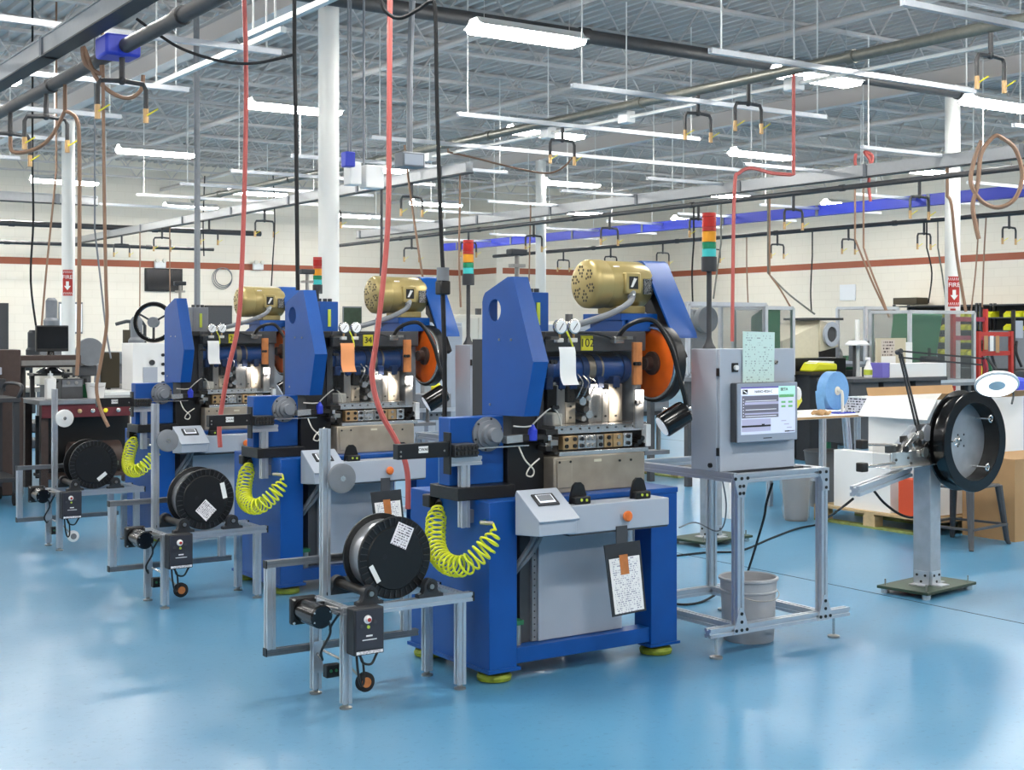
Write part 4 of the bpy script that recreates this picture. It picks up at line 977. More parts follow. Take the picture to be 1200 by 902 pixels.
def carton(name, x0, x1, y0, y1, z0, z1, m_, label, flaps=True, inner='cardboard', rz=0):
    t = thing(name, label, 'box', ((x0+x1)/2, (y0+y1)/2, z0), rz); a, b2, h = (x1-x0)/2, (y1-y0)/2, z1-z0
    B().box(-a, a, -b2, b2, 0, .006).build('bottom', inner, t)
    for nm, bx in (('front_panel', (-a, a, -b2, -b2+.006)), ('back_panel', (-a, a, b2-.006, b2)), ('side_panel', (-a, -a+.006, -b2+.006, b2-.006)), ('side_panel', (a-.006, a, -b2+.006, b2-.006))):
        B().box(*bx, .006, h).build(nm, m_, t)
    if flaps:
        B().quad((-a, -b2, h), (a, -b2, h), (a, -b2-.05, h+.05), (-a, -b2-.05, h+.05), .005).build('flap', inner, t)
        B().quad((-a, b2, h), (a, b2, h), (a, b2+.02, h+.07), (-a, b2+.02, h+.07), .005).build('flap', inner, t)
        B().quad((-a, b2, h), (-a, -b2, h), (-a-.12, -b2, h-.16), (-a-.12, b2, h-.16), .005).build('flap', m_, t)
    else: B().box(-a, a, -b2, b2, h, h+.006).build('lid', inner, t)
    return t
carton('white_carton', 8.80, 9.9, 7.05, 7.75, .136, 1.06, 'white', 'large open white carton with brown inside on the pallet')
carton('brown_carton', 8.95, 9.75, 6.45, 6.93, 0, .62, 'cardboard', 'large closed brown cardboard carton beside the metal chair', False)
carton('red_carton', 8.64, 8.76, 7.02, 7.3, .136, .42, 'box_red', 'small red printed carton on the pallet edge', False, 'box_red')
carton('white_carton', 8.66, 8.80-.01, 7.4, 8.0, .136, .60, 'white', 'lower white carton beside the large open one', False, 'white')
# metal chair
t = thing('metal_chair', 'grey sheet metal chair behind the black drum', 'chair', (8.55, 6.62, 0), R(8))
for x, y in ((-.24, -.2), (.24, -.2), (-.22, .2), (.22, .2)):
    B().tube([(x*1.15, y*1.15, .0), (x*1.08, y*1.1, .03), (x*.86, y*.9, .44)], [.016, .02, .03], 8).build('leg', 'grey_dark', t)
B().box(-.21, .21, -.2, .2, .435, .455).build('seat', 'grey_dark', t, .01)
for a, b2 in (((-.25,-.22), (.25,-.22)), ((.25,-.22), (.235,.22)), ((.235,.22), (-.235,.22)), ((-.235,.22), (-.25,-.22))): B().bar((*a, .15), (*b2, .15), .03, .015).build('leg_brace', 'grey_dark', t)
for x in (-.2, .2): B().tube([(x, .19, .45), (x, .22, .7), (x*.95, .25, .9)], .013, 8).build('back_post', 'grey_dark', t)
B().box(-.2, .2, .235, .25, .72, .9).build('backrest', 'grey_dark', t, .02)
# waste bins
t = thing('waste_bin', 'grey waste bin lined with a clear plastic bag', 'bin', (8.46, 8.24, 0)); t.scale = (.72, .72, .92)
B().lathe([(0,0), (.13,0), (.17,.42), (.178,.425), (.17,.43), (.125,.01), (0,.01)], (0,0,0), (0,0,1), 24).build('bin_body', 'bin_grey', t)
pr = [(.15,.02), (.165,.1), (.16,.2), (.185,.3), (.195,.42), (.185,.445)]
v = B(); n_ = 28
v.add([((r*(1+.05*math.sin(5*a+3*h*9)))*math.cos(a), (r*(1+.05*math.sin(5*a+3*h*9)))*math.sin(a), h) for r, h in pr for a in [2*PI*i/n_ for i in range(n_)]], [(j*n_+i, j*n_+(i+1) % n_, (j+1)*n_+(i+1) % n_, (j+1)*n_+i) for j in range(len(pr)-1) for i in range(n_)])
v.build('bin_bag', 'clear_bag', t)
t = thing('waste_bin', 'plain grey waste bin without a bag', 'bin', (9.35, 8.75, 0))
B().lathe([(0,0), (.13,0), (.185,.50), (.195,.505), (.185,.515), (.125,.01), (0,.01)], (0,0,0), (0,0,1), 24).build('bin_body', 'bin_grey', t)
# ---- tape table
t = thing('packing_table', 'light packing table carrying the blue tape roll', 'table', (8.9, 8.35, 0))
B().box(-.5, 1.3, 0, .75, .835, .86).build('table_top', 'white', t, .003); B().box(-.5, 1.3, -.003, .0, .838, .857).build('edge_strip', 'brass', t)
for x in (.05, 1.22):
    for y in (.05, .7): B().ext((x, y, .0), (x, y, .835), .045).build('leg', 'alu', t)
B().ext((.05, .07, .3), (.05, .68, .3), .04).build('leg_brace', 'alu', t); B().ext((1.22, .07, .3), (1.22, .68, .3), .04).build('leg_brace', 'alu', t)
B().ext((.42, .03, .0), (.32, .03, .835), .05).build('slanted_leg', 'alu', t)
t = thing('tape_roll', 'big blue tape roll on a white holder', 'roll', (9.36, 8.66, .86))
c = Vector((0, 0, .20))
B().ring([(.035,-.05), (.175,-.05), (.175,.05), (.035,.05)], c, (.12,-.99,0), 48).build('tape', 'tape_blue', t)
B().ring([(.016,-.055), (.04,-.055), (.04,.055), (.016,.055)], c, (.12,-.99,0), 24).build('core', 'off_white', t)
dd = Vector((.12,-.99,0)).normalized()
B().tube(spline([c-dd*.09, c+dd*.07, c+dd*.10+Vector((0,0,-.02)), c+dd*.105+Vector((0,0,-.10)), c+dd*.105+Vector((0,0,-.2))], 6), .014, 10).build('holder_pipe', 'off_white', t)
B().box(-.1, .12, -.16, .02, 0, .008).build('holder_foot', 'blue_rail', t)
tail = [c + Vector((-.174, .0, .0)), c + Vector((-.165, .0, -.1)), c + Vector((-.14, .0, -.199))]
v = B(); 
for p in tail: v.v += [tuple(p+dd*.045), tuple(p-dd*.045)]
v.f = [(0,1,3,2), (2,3,5,4)]; v.build('tape_end', 'tape_blue', t)
tag(B().box(9.56, 10.0, 8.42, 8.7, .86, 1.0).build('floral_box', 'floral_box'), 'white box with dark floral print on the packing table', 'box')
bx = bpy.data.objects['floral_box']; 
me = bx.data; uvl = me.uv_layers.new(name='UVMap')
for p in me.polygons:
    for k, li in enumerate(p.loop_indices): uvl.data[li].uv = ((0,0), (1,0), (1,1), (0,1))[k]
carton('white_carton', 8.66, 8.84, 8.8, 9.0, .86, 1.20, 'white', 'tall white carton at the left end of packing table', False, 'white')
ns = carton('white_carton', 8.05, 8.22, 8.62, 8.85, 0, .80, 'white', 'tall white carton printed with the letters NS behind the stand', False, 'white')
text('print', 'NS', .10, (.0, -.1165, .66), (R(90), 0, 0), 'ink', ns, .0006); text('registered_mark', '®', .045, (.07, -.1165, .70), (R(90), 0, 0), 'ink', ns, .0006); B().bar((-.06, -.1165, .60), (.075, -.1165, .575), .01, .001, (0,1,0)).build('print_line', 'ink', ns)
t = thing('plastic_bag', 'yellow and white plastic bag lying on the packing table', 'bag', (8.97, 8.8, .86))
t.location = (9.08, 8.93, .86)
v = B(); v.sphere((0,0,.12), .12, 16, 10, (1.1, .8, 1)); v.v = [(x+.02*math.sin(31*z+9*y), y+.015*math.sin(27*x), max(0, z+.02*math.sin(23*x+17*y))) for x, y, z in v.v]; v.build('bag_body', 'yellow', t)
v = B(); v.sphere((.02,-.05,.17), .085, 14, 8, (1, .7, .8)); v.v = [(x+.015*math.sin(31*z+9*y), y, z) for x, y, z in v.v]; v.build('bag_top', 'white', t)
t = thing('crumpled_paper', 'crumpled brown packing paper along the table edge', 'paper', (8.98, 8.45, .86))
v = B(); v.sphere((.0,0,.02), .05, 14, 8, (2.2, 1, .5)); v.v = [(x+.012*math.sin(60*z+35*y), y+.012*math.sin(50*x), max(0, z+.01*math.sin(70*x))) for x, y, z in v.v]; v.build('paper_wad', 'cardboard', t)
# far pallets on the floor
pallet_blocks(8.3, 11.3, 'wooden pallet lying beyond the enclosure stand', 1.6, 1.1, 'pallet_wood')
pallet_blocks(10.6, 9.75, 'greenish weathered pallet lying beyond the tape table', .72, .55, 'pallet_green')

# ================================================================ OVERHEAD SERVICES
def strut(x0, x1, y, label, group, z=3.85):
    t = thing('strut_channel', label, 'rail', (x0, y, z), 0, group); L_ = x1-x0
    B().prism([(-.024,-.02), (.024,-.02), (.024,.024), (.016,.024), (.016,-.012), (-.016,-.012), (-.016,.024), (-.024,.024)], 'x', 0, L_).build('channel', 'alu', t)
    for x in (.12, L_-.12): B().cyl((x, 0, .0), (x, 0, 5.15-z), .008, n=6).build('hanger_rod', 'white_paint', t)
    return t
for y in (10.2, 12.25, 14.2, 16.25, 18.3, 20.3, 22.3): strut(1.3, 4.62, y, 'galvanised strut channel hung on rods, crossing the overhead grey busway', 'strut channels near the short busway')
for y in (6.26, 8.2, 10.07, 12.05, 16.1, 18.1, 20.1, 22.1, 24.1): strut(7.45, 10.77, y, 'galvanised strut channel hung on rods under the steel air pipe', 'strut channels under the air pipe')
strut(7.5, 13.3, 14.05, 'extra long galvanised strut channel hung below the roof', None)
for y in (9.1, 11.2, 13.2, 15.2, 17.3, 19.4, 21.5, 23.6, 25.7): strut(12.6, 15.0, y, 'galvanised strut channel crossing the long grey busway', 'strut channels of the long busway', 3.80)
for y in (10.5, 12.6, 14.7, 16.8, 18.9, 21.0, 23.1, 25.2, 27.3): strut(16.4, 19.4, y, 'galvanised strut channel crossing the blue cable rail', 'strut channels of the blue rail', 3.74)
for x, y0, y1 in ((4.28, 8.3, 10.1), (4.42, 9.7, 12.7)):
    t = thing('strut_channel', 'white strut channel running lengthwise above the payoff stands', 'rail', (x, y0, 3.92), 0, 'lengthwise white channels')
    B().prism([(-.024,-.02), (.024,-.02), (.024,.024), (-.024,.024)], 'y', 0, y1-y0).build('channel', 'white_paint', t)
    for y in (.15, y1-y0-.15): B().cyl((0, y, .024), (0, y, 1.23), .008, n=6).build('hanger_rod', 'white_paint', t)
def busway(x, y0, y1, m_, label, z=3.65, w=.11, h=.15, step=2.4):
    t = thing('busway', label, 'busway', (x, y0, z)); L_ = y1-y0
    B().box(-w/2, w/2, 0, L_, .012, h-.012).build('duct', m_, t)
    B().box(-w/2-.012, w/2+.012, 0, L_, 0, .012).build('bottom_flange', 'dark_pipe' if m_ == 'busway' else m_, t); B().box(-w/2-.012, w/2+.012, 0, L_, h-.012, h).build('top_flange', m_, t)
    y = .6
    while y < L_:
        B().box(-w/2-.014, w/2+.014, y, y+.06, .0, h+.004).build('joint_clamp', 'grey_mid', t); y += step
    return t
BW0 = busway(2.85, 5.0, 21.2, 'busway', 'short grey busway above the wire spools')
busway(9.45, 15.0, 32.6, 'busway', 'grey busway running towards the far wall beside the column')
busway(14.1, 7.0, 27.0, 'busway', 'long grey busway passing in front of the signed column', w=.1, h=.17)
busway(17.85, 9.0, 29.5, 'blue_rail', 'long bright blue cable rail above the shelving', z=3.62, h=.18)
t = busway(0, 0, 4.2, 'busway', 'short grey busway turning across in front of the far wall'); t.location = (6.7, 21.8, 3.6); t.rotation_euler = (0, 0, R(90))
for x, y0, y1, z, r, m_, lb in ((3.06, 4, 20, 3.57, .05, 'dark_pipe', 'dark air pipe running just under the short busway'), (9.14, 4, 24, 4.0, .05, 'pipe_steel', 'steel air pipe hung high with valve drops'), (19.0, 9, 29, 3.5, .04, 'dark_pipe', 'dark air pipe beside the blue cable rail'), (13.4, 8, 27, 3.45, .035, 'dark_pipe', 'dark air pipe under the long busway')):
    t = thing('air_pipe', lb, 'pipe', (x, y0, z))
    B().cyl((0, 0, 0), (0, y1-y0, 0), r, n=14).build('pipe_run', m_, t); y = 1.3
    while y < y1-y0:
        B().cyl((0, y, 0), (0, y+.08, 0), r*1.25, n=14).build('coupling', m_, t); y += 2.9
for y, z, r, x0, x1, lb in ((11.62, 4.74, .075, 4.6, 15.2, 'thick dark sprinkler pipe running past the tops of the columns'), (29.8, 3.88, .06, -3, 13, 'dark pipe running along the far wall above the stripe'), (30.2, 3.5, .04, -3, 12, 'thin dark pipe just below the pipe on far wall')):
    t = thing('sprinkler_pipe', lb, 'pipe', (x0, y, z))
    B().cyl((0, 0, 0), (x1-x0, 0, 0), r, n=16).build('pipe_run', 'dark_pipe', t); x = 1.0
    while x < x1-x0:
        B().cyl((x, 0, 0), (x+.12, 0, 0), r*1.2, n=16).build('coupling', 'dark_pipe', t); x += 3.1
# inverted-U valve drops
def drop(x, y, z, label, group, m_='dark_pipe', w=.17):
    t = thing('air_drop', label, 'pipe drop', (x, y, z), 0, group)
    B().cyl((0,0,0), (0,0,-.18), .02, n=10).build('stem', m_, t)
    B().tube([(-w,0,-.36), (-w,0,-.23), (-w+.02,0,-.19), (0,0,-.18), (w-.02,0,-.19), (w,0,-.23), (w,0,-.36)], .017, 8).build('yoke', m_, t)
    B().sphere((0,0,-.18), .03, 10, 6).build('tee', m_, t)
    for s in (-w, w):
        v = B().cyl((s,0,-.36), (s,0,-.46), .020, n=10).build('ball_valve', 'brass', t)
        B().bar((s, -.02, -.41), (s+.07, -.05, -.36), .018, .008).build('valve_handle', 'yellow', v)
    return t
for u, v in ((1161, 35), (877, 92), (818, 112), (659, 152)):
    p = onx(u, v, 9.14); d0 = drop(9.14, p.y, 3.95, 'inverted U valve drop under the high steel air pipe', 'valve drops of the steel pipe')
for u, v in ((143, 35), (54, 92), (12, 130)):
    p = onx(u, v, 3.06); drop(3.06, p.y, 3.52, 'inverted U valve drop under the dark pipe by the short busway', 'valve drops of the dark pipe')
for y in (10.4, 12.0, 13.8, 15.5, 17.2, 19.0, 20.8, 22.4, 24.2, 26.0): copy_tree(d0, (19.0-9.14, y-d0.location.y, 3.46-3.95), 'inverted U valve drop under the pipe beside the blue rail', 'valve drops beside the blue rail')
for y in (9.0, 11.0, 13.1, 15.0, 17.1, 19.2, 21.3, 23.4): copy_tree(d0, (13.4-9.14, y-d0.location.y, 3.42-3.95), 'inverted U valve drop under the long busway pipe', 'valve drops of the long busway')
for y in (16.5, 19.0, 21.5, 24.0, 26.5, 29.0): copy_tree(d0, (9.45-9.14, y-d0.location.y, 3.65-3.95), 'inverted U valve drop under the busway towards the far wall', 'valve drops towards the far wall')
B().box(.07, .32, 4.3, 4.55, -.15, .0).build('plug_box', 'blue_rail', BW0, .02)
# thin white conduit rail with outlet boxes
a, b2 = onz(450, 195, 3.9), onz(1200, 45, 3.9)
t = thing('conduit_rail', 'thin slotted white conduit rail with outlet boxes under the roof', 'conduit', (a.x, a.y, 3.9)); dv = Vector((9.9-a.x, 5.0-a.y, 0)); dv = b2 - a
B().bar((0,0,0), dv, .04, .03).build('rail', 'white_paint', t)
for f_ in (.12, .38, .52, .76):
    c = dv*f_; B().box(c.x-.06, c.x+.06, c.y-.08, c.y+.08, -.06, .07).build('outlet_box', 'white', t, .01)
    B().cyl(c, c+Vector((0,0,1.25)), .007, n=6).build('hanger_rod', 'white_paint', t)
# hanging hoses and cords; each hangs in a plane at its own distance
ATT = {'A': (3.06, 3.53), 'B': (9.14, 3.95), 'C': (9.45, 3.65), 'D': (14.1, 3.65), 'E': (13.4, 3.42), 'G': (19.0, 3.46), 'R': None}
def hang(pts, d, r, m_, label, cat='hose', name='hanging_hose', group=None, k=5):
    # d: a distance, or the overhead pipe it hangs from (the distance then follows from that pipe)
    u0 = pts[0][0]; a_ = (u0-600)/F; top = None
    if isinstance(d, str):
        X_, z_ = ATT[d]; d = X_/(FW[0]+a_*RT[0]); top = z_
    elif isinstance(d, tuple): d, top = d
    P3 = [atd(u, v, d) for u, v in pts]
    line = spline(P3, k)
    if top and top > P3[0].z+.02: line = [Vector((P3[0].x, P3[0].y, top))] + line
    return tag(B().tube(line, r, 7).build(name, m_), label, cat, group)
hang([(283,-60), (286,0), (288,60), (288,150), (284,300), (279,380), (268,430), (261,470), (257,500), (258,524)], (9.7, 5.74), .017, 'red_hose', 'red air hose hanging in front of the machine with the grey tank')
hang([(457,-60), (457,0), (456,150), (455,250), (450,320), (441,400), (436,440), (445,480), (462,512), (473,535), (478,560), (478,596)], (7.75, 5.74), .016, 'red_hose', 'red air hose hanging in front of the machine with orange sheet')
hang([(440,-60), (447,0), (455,16), (470,21), (490,11), (504,2), (510,14), (512,120), (516,250), (519,316)], (7.3, 5.74), .011, 'rubber', 'black power cord looping down beside the tall blue side cover', 'cord', 'power_cable')
t = thing('cord_connector', 'grey and black twist-lock cord connector hanging on the black cord', 'plug', atd(519, 330, 7.3))
B().cyl((0,0,.005), (0,0,.075), .034, n=16).build('female_cap', 'grey_mid', t); B().box(-.032, .032, -.03, .03, -.07, .005).build('male_cap', 'black', t, .008)
hang([(519,345), (521,420), (521,500), (519,528)], 7.3, .013, 'rubber', 'black cord running down from connector to the straightener', 'cord', 'power_cable')
hang([(120,30), (121,120), (122,220), (124,330), (125,380), (117,430), (113,455), (118,480), (127,500)], 'A',   .013, 'tan_hose', 'tan air hose hanging down to the dark workbench')
hang([(119,88), (100,75), (98,55), (112,90), (130,108), (150,115), (165,106), (168,88)], 'A', .016, 'tan_hose', 'tan air hose slung in a loop below the valve drop')
hang([(76,130), (60,160), (40,175), (15,178), (12,160)], 'A', .016, 'tan_hose', 'tan hose sagging between two valve drops')
hang([(76,130), (90,140), (93,180), (93,300), (92,400), (90,440)], 'A', .016, 'tan_hose', 'tan hose dropping straight past the signed far column')
hang([(38,200), (39,260), (36,330), (45,400)], (15.0, 5.74), .012, 'rubber', 'thin dark hose hanging above the black monitor', 'hose')
hang([(66,200), (60,260), (54,320), (48,390)], (15.5, 5.74), .012, 'tan_hose', 'thin tan hose slanting down to the black monitor', 'hose')
hang([(111,270), (118,330), (124,385), (130,420)], (15.0, 5.74), .010, 'grey_mid', 'thin grey cable slanting to the milling machine', 'cable', 'power_cable')
hang([(230,60), (231,200), (231,360)], (13.5, 5.74), .03, 'grey_mid', 'straight grey conduit dropping behind the machine with the grey tank', 'conduit', 'drop_conduit')
hang([(345,60), (347,160), (348,260), (349,340)], (9.0, 5.74), .014, 'rubber', 'straight black cord dropping behind the machine with the orange sheet', 'cord', 'power_cable')
hang([(160,22), (185,40), (215,58), (260,72), (300,74), (345,64)], 9.0, .010, 'rubber', 'black cord slung across below the roof from the blue plug box', 'cord', 'power_cable')
hang([(240,206), (238,260), (239,300)], 'C', .012, 'rubber', 'short dark cord hanging from the busway by the far wall', 'cord', 'power_cable')
hang([(164,270), (164,330), (163,400), (160,425)], 'C', .014, 'tan_hose', 'slim tan hose dropping to the far milling machine')
hang([(199,260), (199,320), (200,380)], 'C', .012, 'tan_hose', 'slim tan hose dropping past the wall television')
hang([(320,205), (322,260), (320,300), (318,335)], 'C', .011, 'rubber', 'slim dark cord hanging beside the thick white column', 'cord', 'power_cable')
hang([(483,4), (481,60), (480,120), (480,185)], (12.8, 5.74), .03, 'grey_mid', 'grey conduit dropping beside the thick white column', 'conduit', 'drop_conduit')
hang([(447,230), (447,300), (446,330)], 'C', .02, 'dark_pipe', 'dark pipe dropping above the golden motor', 'pipe', 'drop_pipe')
hang([(474,170), (480,220), (490,290), (497,335)], 'B', .016, 'tan_hose', 'tan hose hanging slantwise beyond the golden motor')
hang([(525,178), (560,186), (600,196), (640,203), (660,196), (672,183)], 'B', .013, 'tan_hose', 'tan hose slung between valve drops under the roof')
hang([(539,240), (538,300), (540,360)], 'C', .014, 'tan_hose', 'straight tan hose behind the signal tower')
hang([(622,240), (621,280), (620,330)], 'E', .013, 'tan_hose', 'tan hose hanging by the slim column')
hang([(930,205), (905,203), (880,197), (866,203), (861,215), (859,300), (858,400)], 'B', .017, 'red_hose', 'pale red hose curving over and dropping behind the taped sheet')
hang([(1003,180), (1002,190), (1006,201), (1014,202), (1021,192), (1022,182), (1013,178), (1020,190), (1018,215), (1020,236)], 'D', .022, 'red_hose', 'red hose hung in a coil from the long busway')
hang([(1150,165), (1141,190), (1138,215), (1150,235), (1170,243), (1190,232), (1198,205), (1190,175), (1175,162), (1165,160), (1150,180), (1146,215), (1140,240), (1143,262), (1147,280)], 12.0, .020, 'tan_hose', 'big tan hose hung in wide loops in front of the signed column')
hang([(1110,230), (1115,240), (1120,290), (1126,330), (1132,365)], 'D', .02, 'tan_hose', 'tan hose hanging beside the fire sign')
for i, (p, d) in enumerate((([(1002,280), (1010,300), (1022,330), (1040,368)], 'E'), ([(1012,290), (1022,320), (1034,350), (1042,372)], 'E'), ([(952,300), (950,340), (951,365)], 'G'), ([(900,320), (925,345), (955,368)], 'E'), ([(902,322), (915,340), (930,366)], 'E'), ([(875,310), (876,340), (877,362)], 'G'), ([(1086,290), (1092,320), (1088,355)], 'G'), ([(1099,290), (1104,320), (1108,350)], 'G'), ([(1146,280), (1143,320), (1138,365)], 'G'), ([(1156,250), (1153,300), (1151,360)], 'G'), ([(813,285), (811,320), (812,360)], 'E'), ([(845,285), (840,320), (836,350)], 'E'))):
    hang(p, d, .013, ('tan_hose', 'tan_hose', 'rubber', 'pipe_steel')[i % 4], 'slim hose or cord hanging over the machines by the shelving', 'hose', 'hanging_hose', 'hoses over the far machines')

# electrical boxes by the thick column
t = thing('junction_box', 'grey electrical box at the foot of the conduit beside the column', 'junction box', atd(480, 188, 12.8)); B().box(-.12, .12, -.08, .08, -.07, .07).build('box_body', 'grey_mid', t, .01); B().box(-.1, .1, -.086, -.08, -.05, .05).build('box_cover', 'grey_paint', t)
t = thing('junction_box', 'pair of white electrical boxes hung beside the thick column', 'junction box', atd(422, 203, 12.9)); B().box(-.14, -.02, -.07, .07, -.12, .1).build('box_body', 'white', t, .01); B().box(.03, .22, -.07, .07, -.14, .08).build('box_body', 'white', t, .01); B().cyl((.04, 0, .08), (.04, 0, 2.6), .012, n=8).build('conduit', 'grey_mid', t); B().cyl((-.1, 0, .1), (-.1, 0, 2.6), .012, n=8).build('conduit', 'grey_mid', t)
t = thing('junction_box', 'small blue electrical box beside the thick white column', 'junction box', atd(408, 187, 12.55)); B().box(-.05, .05, -.05, .05, -.07, .07).build('box_body', 'blue_rail', t, .01); B().cyl((0, 0, .07), (0, 0, 2.5), .010, n=8).build('conduit', 'grey_mid', t)

# ================================================================ BACKGROUND
def P_(u, v, y): return ony(u, v, y)
def frame_of(u0, v0, u1, v1, y):     # a rectangle of the picture on a plane facing -y
    a = ony(u0, v1, y); b2 = ony(u1, v0, y); return a.x, b2.x, a.z, b2.z
# --- on the far-left wall
def on_wall(name, u0, v0, u1, v1, m_, label, cat, frame=None, th=.05):
    x0, x1, z0, z1 = frame_of(u0, v0, u1, v1, WY-.05)
    t = thing(name, label, cat, ((x0+x1)/2, WY-.006, z0)); w = (x1-x0)/2; h = z1-z0
    B().box(-w, w, -th, 0, 0, h).build('casing', frame or m_, t, .01)
    B().box(-w*.94, w*.94, -th-.004, -th, h*.06, h*.94).build('face', m_, t)
    return t
on_wall('wall_television', 170, 315, 214, 341, 'screen_off', 'black television on the far block wall', 'television', 'black')
on_wall('wall_board', 240, 358, 272, 384, 'grey_dark', 'dark grey notice board on the far wall', 'board', 'steel_dark')
on_wall('white_board', 69, 354, 97, 391, 'white_gloss', 'white board with grey frame on the far wall', 'board', 'grey_mid')
on_wall('green_board', 402, 359, 424, 386, 'green_plate', 'dark green board on the far wall beyond the column', 'board', 'grey_mid')
x0, x1, z0, z1 = frame_of(-8, 355, 10, 430, WY-.05)
d = B().box(x0, x1, WY-.05, WY, 0, z1).build('door_1', 'charcoal'); struct(d, 'dark grey steel door in the far wall'); B().cyl((x1-.1, WY-.1, 1.0), (x1-.1, WY-.05, 1.0), .03, n=10).build('door_handle', 'steel_bright', d)
for u, v in ((188, 310), (303, 312)):
    c = ony(u, v, WY-.1); t = thing('emergency_light', 'white emergency light on the stripe of the far wall', 'light', c, 0, 'emergency wall lights')
    B().box(-.14, .14, -.02, .09, -.09, .09).build('housing', 'white', t, .02)
    for s in (-.09, .09): B().cyl((s, -.08, .1), (s, -.02, .1), .05, n=12).build('lamp_head', 'off_white', t)
c = ony(260, 326, WY-.04); t = thing('wall_coil', 'thin wire ring hanging on the far wall', 'ring', c)
for k in range(3): B().ring([(.26-.02*k,-.012), (.275-.02*k,0), (.26-.02*k,.012)], (.02*k, -.02, .02*k), (0,1,0), 28).build('wire_turn', 'grey_mid', t)
# white sheet on right wall
a = onx(984, 352, WX-.03); b2 = onx(1002, 333, WX-.03)
tag(B().box(WX-.03, WX, b2.y, a.y, a.z, b2.z).build('wall_poster', 'white_gloss'), 'blank white sheet on the block wall above the shelving', 'poster')

# --- dark workbench with its tools
t = thing('dark_workbench', 'dark steel workbench with a row of knobs and brown legs', 'workbench', (3.66, 13.75, 0))
B().box(0, 1.15, 0, .75, .87, .915).build('bench_top', 'grey_mid', t, .005)
B().box(.03, 1.12, .02, .05, .74, .87).build('apron', 'dark_red', t)
for i in range(7): B().lathe([(.022,0), (.022,.012), (.012,.016), (0,.017)], (.14+.13*i, .02, .80), (0,-1,0), 14).build('apron_knob', ('steel_bright', 'steel_bright', 'brass', 'steel_bright', 'yellow', 'steel_bright', 'steel_bright')[i], t)
for x in (.03, 1.05):
    for y in (.05, .65): B().box(x, x+.07, y, y+.07, 0, .87).build('leg', 'brown_machine', t)
B().box(.1, 1.05, .5, .53, .1, .74).build('back_panel', 'black', t); B().box(.1, 1.05, .12, .6, .12, .15).build('lower_shelf', 'brown_machine', t)
B().cyl((.35, .2, .32), (.85, .2, .32), .16, n=24).build('drive_drum', 'brown_machine', t)
t = thing('bench_monitor', 'black flat monitor on a cone stand at the dark bench', 'monitor', ony(61, 432, 14.42)); t.location.z = .915
def scr(t, w, z0, z1, m_='screen_off'):
    B().box(-w, w, -.02, .03, z0, z1).build('casing', 'black', t, .006); B().box(-w*.94, w*.94, -.023, -.02, z0+.03, z1-.015).build('screen', m_, t)
scr(t, .165, .475, .745)
B().lathe([(.15,.25), (.14,.27), (.05,.33), (.035,.48)], (0, .05, 0), (0,0,1), 20).build('cone_foot', 'black_gloss', t); B().box(-.2, .2, -.05, .2, .225, .25).build('shelf', 'charcoal', t)
for x in (-.17, .17): B().box(x-.02, x+.02, .1, .14, 0, .225).build('shelf_leg', 'charcoal', t)
t = thing('white_bottle', 'white square plastic bottle standing on the dark bench', 'bottle', (ony(59, 466, 13.95).x, 13.95, .915))
B().box(-.05, .05, -.045, .045, 0, .215).build('bottle_body', 'white', t, .015); B().lathe([(.045,.21), (.022,.232), (.022,.245)], (0,0,0), (0,0,1), 14).build('neck', 'white', t); B().lathe([(.026,.243), (.026,.262), (.008,.266), (.006,.285)], (0,0,0), (0,0,1), 14).build('cap', 'white_gloss', t)
t = thing('white_pail', 'small white pail standing on the dark bench', 'bucket', (ony(112, 468, 14.0).x, 14.0, .915))
B().lathe([(0,0), (.08,0), (.10,.15), (.104,.155), (.098,.155), (.078,.008), (0,.008)], (0,0,0), (0,0,1), 24).build('pail_body', 'white', t); B().tube(spline([(-.1,0,.14), (-.05,-.09,.12), (.05,-.09,.12), (.1,0,.14)], 5), .003, 5).build('handle', 'steel', t)
t = thing('relay_box', 'dark grey relay box with cables on the dark bench', 'box', (ony(82, 468, 14.1).x, 14.1, .915))
B().box(-.11, .11, -.08, .1, 0, .2).build('case', 'grey_dark', t, .006); B().box(-.1, .1, -.084, -.08, .12, .19).build('lid', 'grey_mid', t)
for s in (-.04, .04): B().cyl((s, -.09, .16), (s, -.084, .16), .018, n=12).build('dial', 'steel', t)
for k in range(3): B().tube(spline([(-.12-.02*k, 0, .18), (-.18, -.03, .12), (-.17-.02*k, -.04, .04), (-.13, -.03, .0)], 5), .008, 6).build('cable', 'black', t)
t = thing('green_tool', 'small green and black hand tool on the dark bench', 'tool', (ony(100, 466, 14.15).x, 14.15, .915)); B().box(-.04, .04, -.05, .05, 0, .14).build('tool_body', 'green', t, .01); B().cyl((0,0,.14), (0,0,.2), .02, n=10).build('tool_knob', 'black', t)
# brown upright machine left of bench
t = thing('brown_press', 'brown bench press with black crank arm beside the dark bench', 'machine', (3.35, 13.75, 0))
B().box(-.12, .16, 0, .4, 0, .95).build('base_column', 'brown_machine', t, .01); B().box(-.08, .14, .02, .35, .95, 1.42).build('upper_column', 'brown_machine', t, .01)
B().box(-.9, -.05, -.02, .12, 1.18, 1.25).build('slide_rail', 'alu', t, .005); B().box(-.9, -.12, -.04, .10, 1.05, 1.10).build('crank_arm', 'black', t, .01); B().cyl((-.35, .02, 1.05), (-.35, .02, 1.3), .05, n=14).build('spindle', 'steel_dark', t)
B().box(-.22, -.02, -.06, .1, 1.02, 1.14).build('crank_box', 'charcoal', t, .01); B().box(-.5, -.3, -.03, .05, 1.1, 1.22).build('purple_loop', 'grey_dark', t, .02)
B().box(.14, .75, .1, .3, 1.24, 1.36).build('cross_rail', 'brown_machine', t, .01); B().box(.16, .72, .08, .1, 1.26, 1.31).build('rail_face', 'steel', t)
